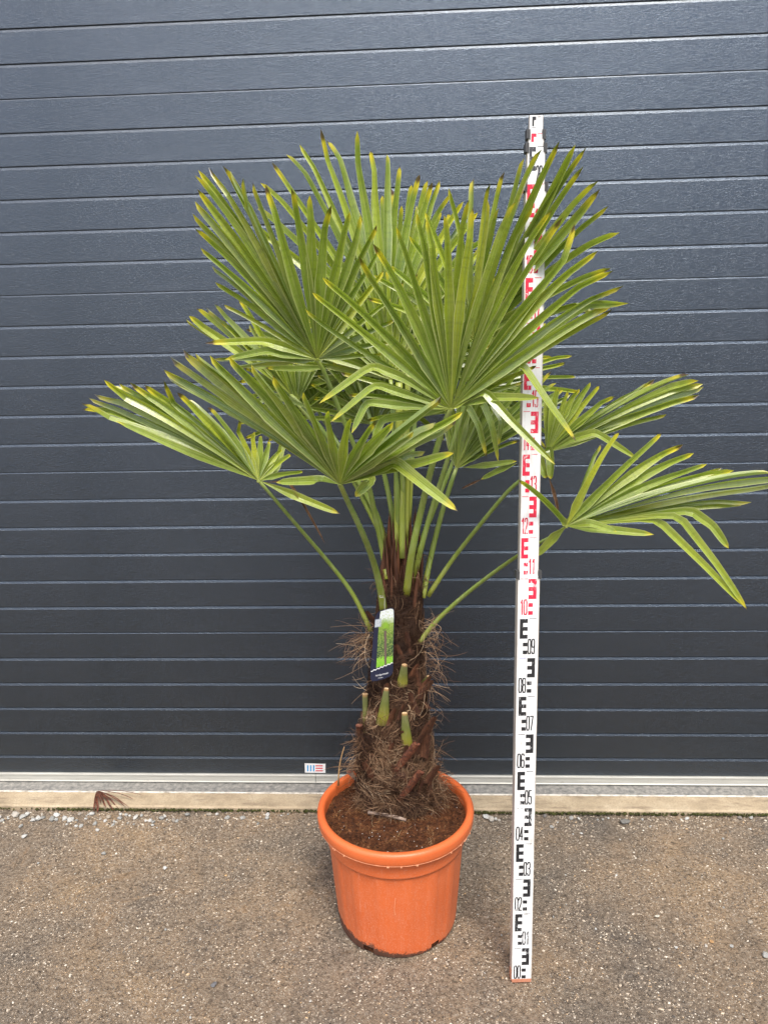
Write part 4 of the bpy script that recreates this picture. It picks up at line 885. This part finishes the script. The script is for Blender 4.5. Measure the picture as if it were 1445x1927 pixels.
# sections: (h0, h1, x0, x1, face depth offset)
OFF = -0.0265
SECT = [(0.0, 1.107, 0.0, 0.0530, 0.0), (1.107, 2.000, 0.0040, 0.0500, -.0035), (2.000, 2.080, 0.0072, 0.0465, -.0070), (2.080, 2.108, 0.0100, 0.0440, -.0100), (2.108, 2.146, 0.0120, 0.0420, -.0130)]
def sbox(mb, xa, xb, ha, hb, da, db, mi=0):
    vs = [sp_(x+OFF, h, d) for x in (xa, xb) for h in (ha, hb) for d in (da, db)]
    mb.add(vs, [(0,1,3,2),(4,6,7,5),(0,4,5,1),(2,3,7,6),(0,2,6,4),(1,5,7,3)], mi)
secs = []
for i, (h0, h1, a, b, d) in enumerate(SECT):
    mb = MB(); z0_ = h0-(0.05 if i else -0.009)
    sbox(mb, a+.0012, b-.0012, z0_, h1, d-.001, d, 0)                     # white face
    sbox(mb, a, b, z0_, h1-.0008, d-.026+.004*i, d-.0011, 1)            # metal body
    sbox(mb, a, a+.0013, z0_, h1-.0004, d-.0012, d+.0006, 1); sbox(mb, b-.0013, b, z0_, h1-.0004, d-.0012, d+.0006, 1)
    secs.append(mb.build('staff_section', [M_white, M_side], staff, origin=sp_(0, h0)))
cb = MB(); sbox(cb, 0.001, 0.052, -0.0005, 0.0085, -.027, .0010); sbox(cb, -.0015, 0.004, 0.002, 0.03, -.02, -.004); cb.build('end_cap', M_cap, staff)
def sub(o, par): o.parent = par; o.location = -(par.location+staff.location) + (Vector((0, 0, 0)))
for (h, a, b, d) in ((1.110, .0, .053, .0), (1.995, .0035, .0503, -.0035), (2.0775, .0068, .0468, -.007), (2.106, .0098, .0443, -.010)):
    for s in (0, 1):
        mb = MB(); x = a if s == 0 else b
        for r_ in (0, 1, 2): sbox(mb, x-.0042+.0028*r_+(0.0002 if s else 0), x-.0018+.0028*r_, h-.009-.001*r_, h+.0095+.0012*(r_ == 0), d-.018, d+.0028-.0006*abs(r_-1))
        sbox(mb, x-.004, x+.004, h-.007, h+.0075, d-.017, d+.0012); mb.build('clip', M_clip, staff)
DG = {'0': [[(0,.16),(0,.84),(.2,1),(.8,1),(1,.84),(1,.16),(.8,0),(.2,0),(0,.16)]], '1': [[(.25,.8),(.7,1),(.7,0)]], '2': [[(0,.8),(.05,.92),(.25,1),(.75,1),(1,.88),(1,.66),(.0,.0),(1,0)]], '3': [[(0,.85),(.2,1),(.8,1),(1,.86),(1,.64),(.75,.53),(.4,.53)],[(.75,.53),(1,.42),(1,.14),(.8,0),(.2,0),(0,.15)]],
      '4': [[(.7,0),(.7,1),(0,.28),(1,.28)]], '5': [[(.95,1),(.1,1),(.05,.55),(.7,.58),(1,.45),(1,.14),(.8,0),(.2,0),(0,.14)]], '6': [[(.95,.88),(.8,1),(.2,1),(0,.84),(0,.14),(.2,0),(.8,0),(1,.14),(1,.42),(.8,.55),(.2,.55),(0,.42)]],
      '7': [[(0,1),(1,1),(.35,0)]], '8': [[(.2,.54),(0,.66),(0,.87),(.2,1),(.8,1),(1,.87),(1,.66),(.8,.54),(.2,.54),(0,.42),(0,.14),(.2,0),(.8,0),(1,.14),(1,.42),(.8,.54)]], '9': [[(.05,.12),(.2,0),(.8,0),(1,.16),(1,.86),(.8,1),(.2,1),(0,.86),(0,.58),(.2,.45),(.8,.45),(1,.58)]]}
def stroke(mb, pts, wd, d):
    for (xa, ya), (xb, yb) in zip(pts[:-1], pts[1:]):
        dx, dy = xb-xa, yb-ya; L_ = math.hypot(dx, dy)
        if L_ < 1e-7: continue
        nx_, ny_ = -dy/L_*wd/2, dx/L_*wd/2; ex, ey = dx/L_*wd*.3, dy/L_*wd*.3
        mb.add([sp_(xa-ex+nx_, ya-ey+ny_, d), sp_(xa-ex-nx_, ya-ey-ny_, d), sp_(xb+ex-nx_, yb+ey-ny_, d), sp_(xb+ex+nx_, yb+ey+ny_, d)], [(0, 1, 2, 3)])
for dec in range(0, 21):
    h = dec*.1; right_num = dec % 2 == 1 or dec == 20
    si = 0 if dec < 11 else (1 if dec < 20 else 2)
    mat = M_red if 10 <= dec < 20 else M_black if dec < 20 else M_black20
    if si == 0: LX, MX, RX = .0065, .0262, .0455
    elif si == 1: LX, MX, RX = .0072, .0248, .0425
    else: LX, MX, RX = .0115, .0265, .0430
    d = SECT[si][4]+.0003; par = secs[si]
    off = 0.0
    if dec == 20: off = -0.021             # third section is pushed in a little
    g_ = MB()
    def rect(xa, xb, ha, hb):
        g_.add([sp_(xa+OFF, h+ha+off, d), sp_(xb+OFF, h+ha+off, d), sp_(xb+OFF, h+hb+off, d), sp_(xa+OFF, h+hb+off, d)], [(0, 1, 2, 3)])
    if right_num:                          # E on the left, numeral on the right
        cw = MX-.0005-LX
        rect(LX, LX+cw*.42, .05, .1)
        for k_ in (.05, .07, .09): rect(LX+cw*.42, MX-.0005, k_, k_+.01)
        for k_ in (.01, .03): rect(LX+cw*.42, MX-.0005, k_+.0003, k_+.0097) if dec < 20 else None
        tick = (MX+.003, RX+.001)
    else:
        cw = RX-MX
        rect(MX+cw*.58, RX, .05, .1)
        for k_ in (.05, .07, .09): rect(MX, MX+cw*.58, k_, k_+.01)
        for k_ in (.01, .03): rect(MX, MX+cw*.58, k_+.0003, k_+.0097)
        tick = (LX, MX-.002)
    o = g_.build('graduation_mark', mat, None); o.parent = par; o.location = -sp_(0, SECT[si][0])
    tk_ = MB(); g_ = tk_; rect(tick[0], tick[1], .0997, .1010); o = tk_.build('tick_mark', M_bluep if dec == 8 else mat, None); o.parent = par; o.location = -sp_(0, SECT[si][0])
    nm_ = MB(); s_ = '%02d' % dec; xa = (MX+.0012 if right_num else LX)+OFF; wd = (RX-MX if right_num else MX-LX)-.003; dw = wd*.40
    if dec == 20: hn = h-.0
    for q_, chh in enumerate(s_):
        for st_ in DG[chh]:
            stroke(nm_, [(xa+q_*(wd*.56)+x*dw, h+off*(1.0 if dec == 20 else 0)+.0115+y*.0365+(.012 if dec == 20 else 0)) for x, y in st_], .0029, d+.0001)
    o = nm_.build('numeral', mat, None); o.parent = par; o.location = -sp_(0, SECT[si][0])
def bit(rects, si, mat):
    mb = MB(); d = SECT[si][4]+.0003
    for (xa, xb, ha, hb) in rects: mb.add([sp_(xa+OFF, ha, d), sp_(xb+OFF, ha, d), sp_(xb+OFF, hb, d), sp_(xa+OFF, hb, d)], [(0, 1, 2, 3)])
    o = mb.build('graduation_mark', mat, None); o.parent = secs[si]; o.location = -sp_(0, SECT[si][0])
bit([(.016, .027, 2.1005, 2.1075), (.016, .0215, 2.090, 2.1005), (.030, .040, 2.1065, 2.1075)], 3, M_red)
bit([(.018, .0265, 2.136, 2.143), (.018, .022, 2.1235, 2.136), (.0175, .0265, 2.1205, 2.1212), (.0305, .038, 2.142, 2.143)], 4, M_black)

# ------------------------------------------------------------------ dead leaf bits on the sill
dl = empty('dead_leaf', gr(186, 1490, KZ)); tag(dl, 'shrivelled brown palm leaf scrap lying across the concrete sill', 'dead leaf')
HB = gr(184, 1489, KZ+.012)
for (ex, ey, wd, zz_) in ((178, 1528, .006, .004), (184, 1530, .007, .006), (200, 1520, .005, .012), (215, 1526, .0055, .01), (224, 1522, .004, .008), (236, 1519, .0035, .010), (244, 1520, .003, .006), (252, 1505, .003, .008), (272, 1498, .0022, .012), (190, 1512, .004, .01)):
    mb = MB(); E2 = gr(ex, ey, max(KZ*(ey < 1522), 0)+zz_); cs = []; n = 10; A = []; N_ = []; W = []; T_ = []
    for j in range(n+1):
        t = j/n; p = HB.lerp(E2, t)+Vector((0, 0, .012*math.sin(t*3.1)))+Vector((noise.noise((ex, t*3, 0))*.004, 0, noise.noise((ex, t*4, 5))*.003)); cs.append(p)
    dirv = (E2-HB).normalized(); ac = dirv.cross(Vector((0, 0, 1))).normalized()
    for j in range(n+1): A.append(ac); N_.append(Vector((0, 0, 1))); W.append(wd*.75*(.35+.65*math.sin(.4+j/n*2.2))*(1 if j < n else .2)); T_.append(j/n)
    ribbon(mb, cs, A, N_, W, T_, .5, [.5+.5*noise.noise((ex, j*.5, 1)) for j in range(n+1)]); mb.build('leaf_strip', M_old, dl)
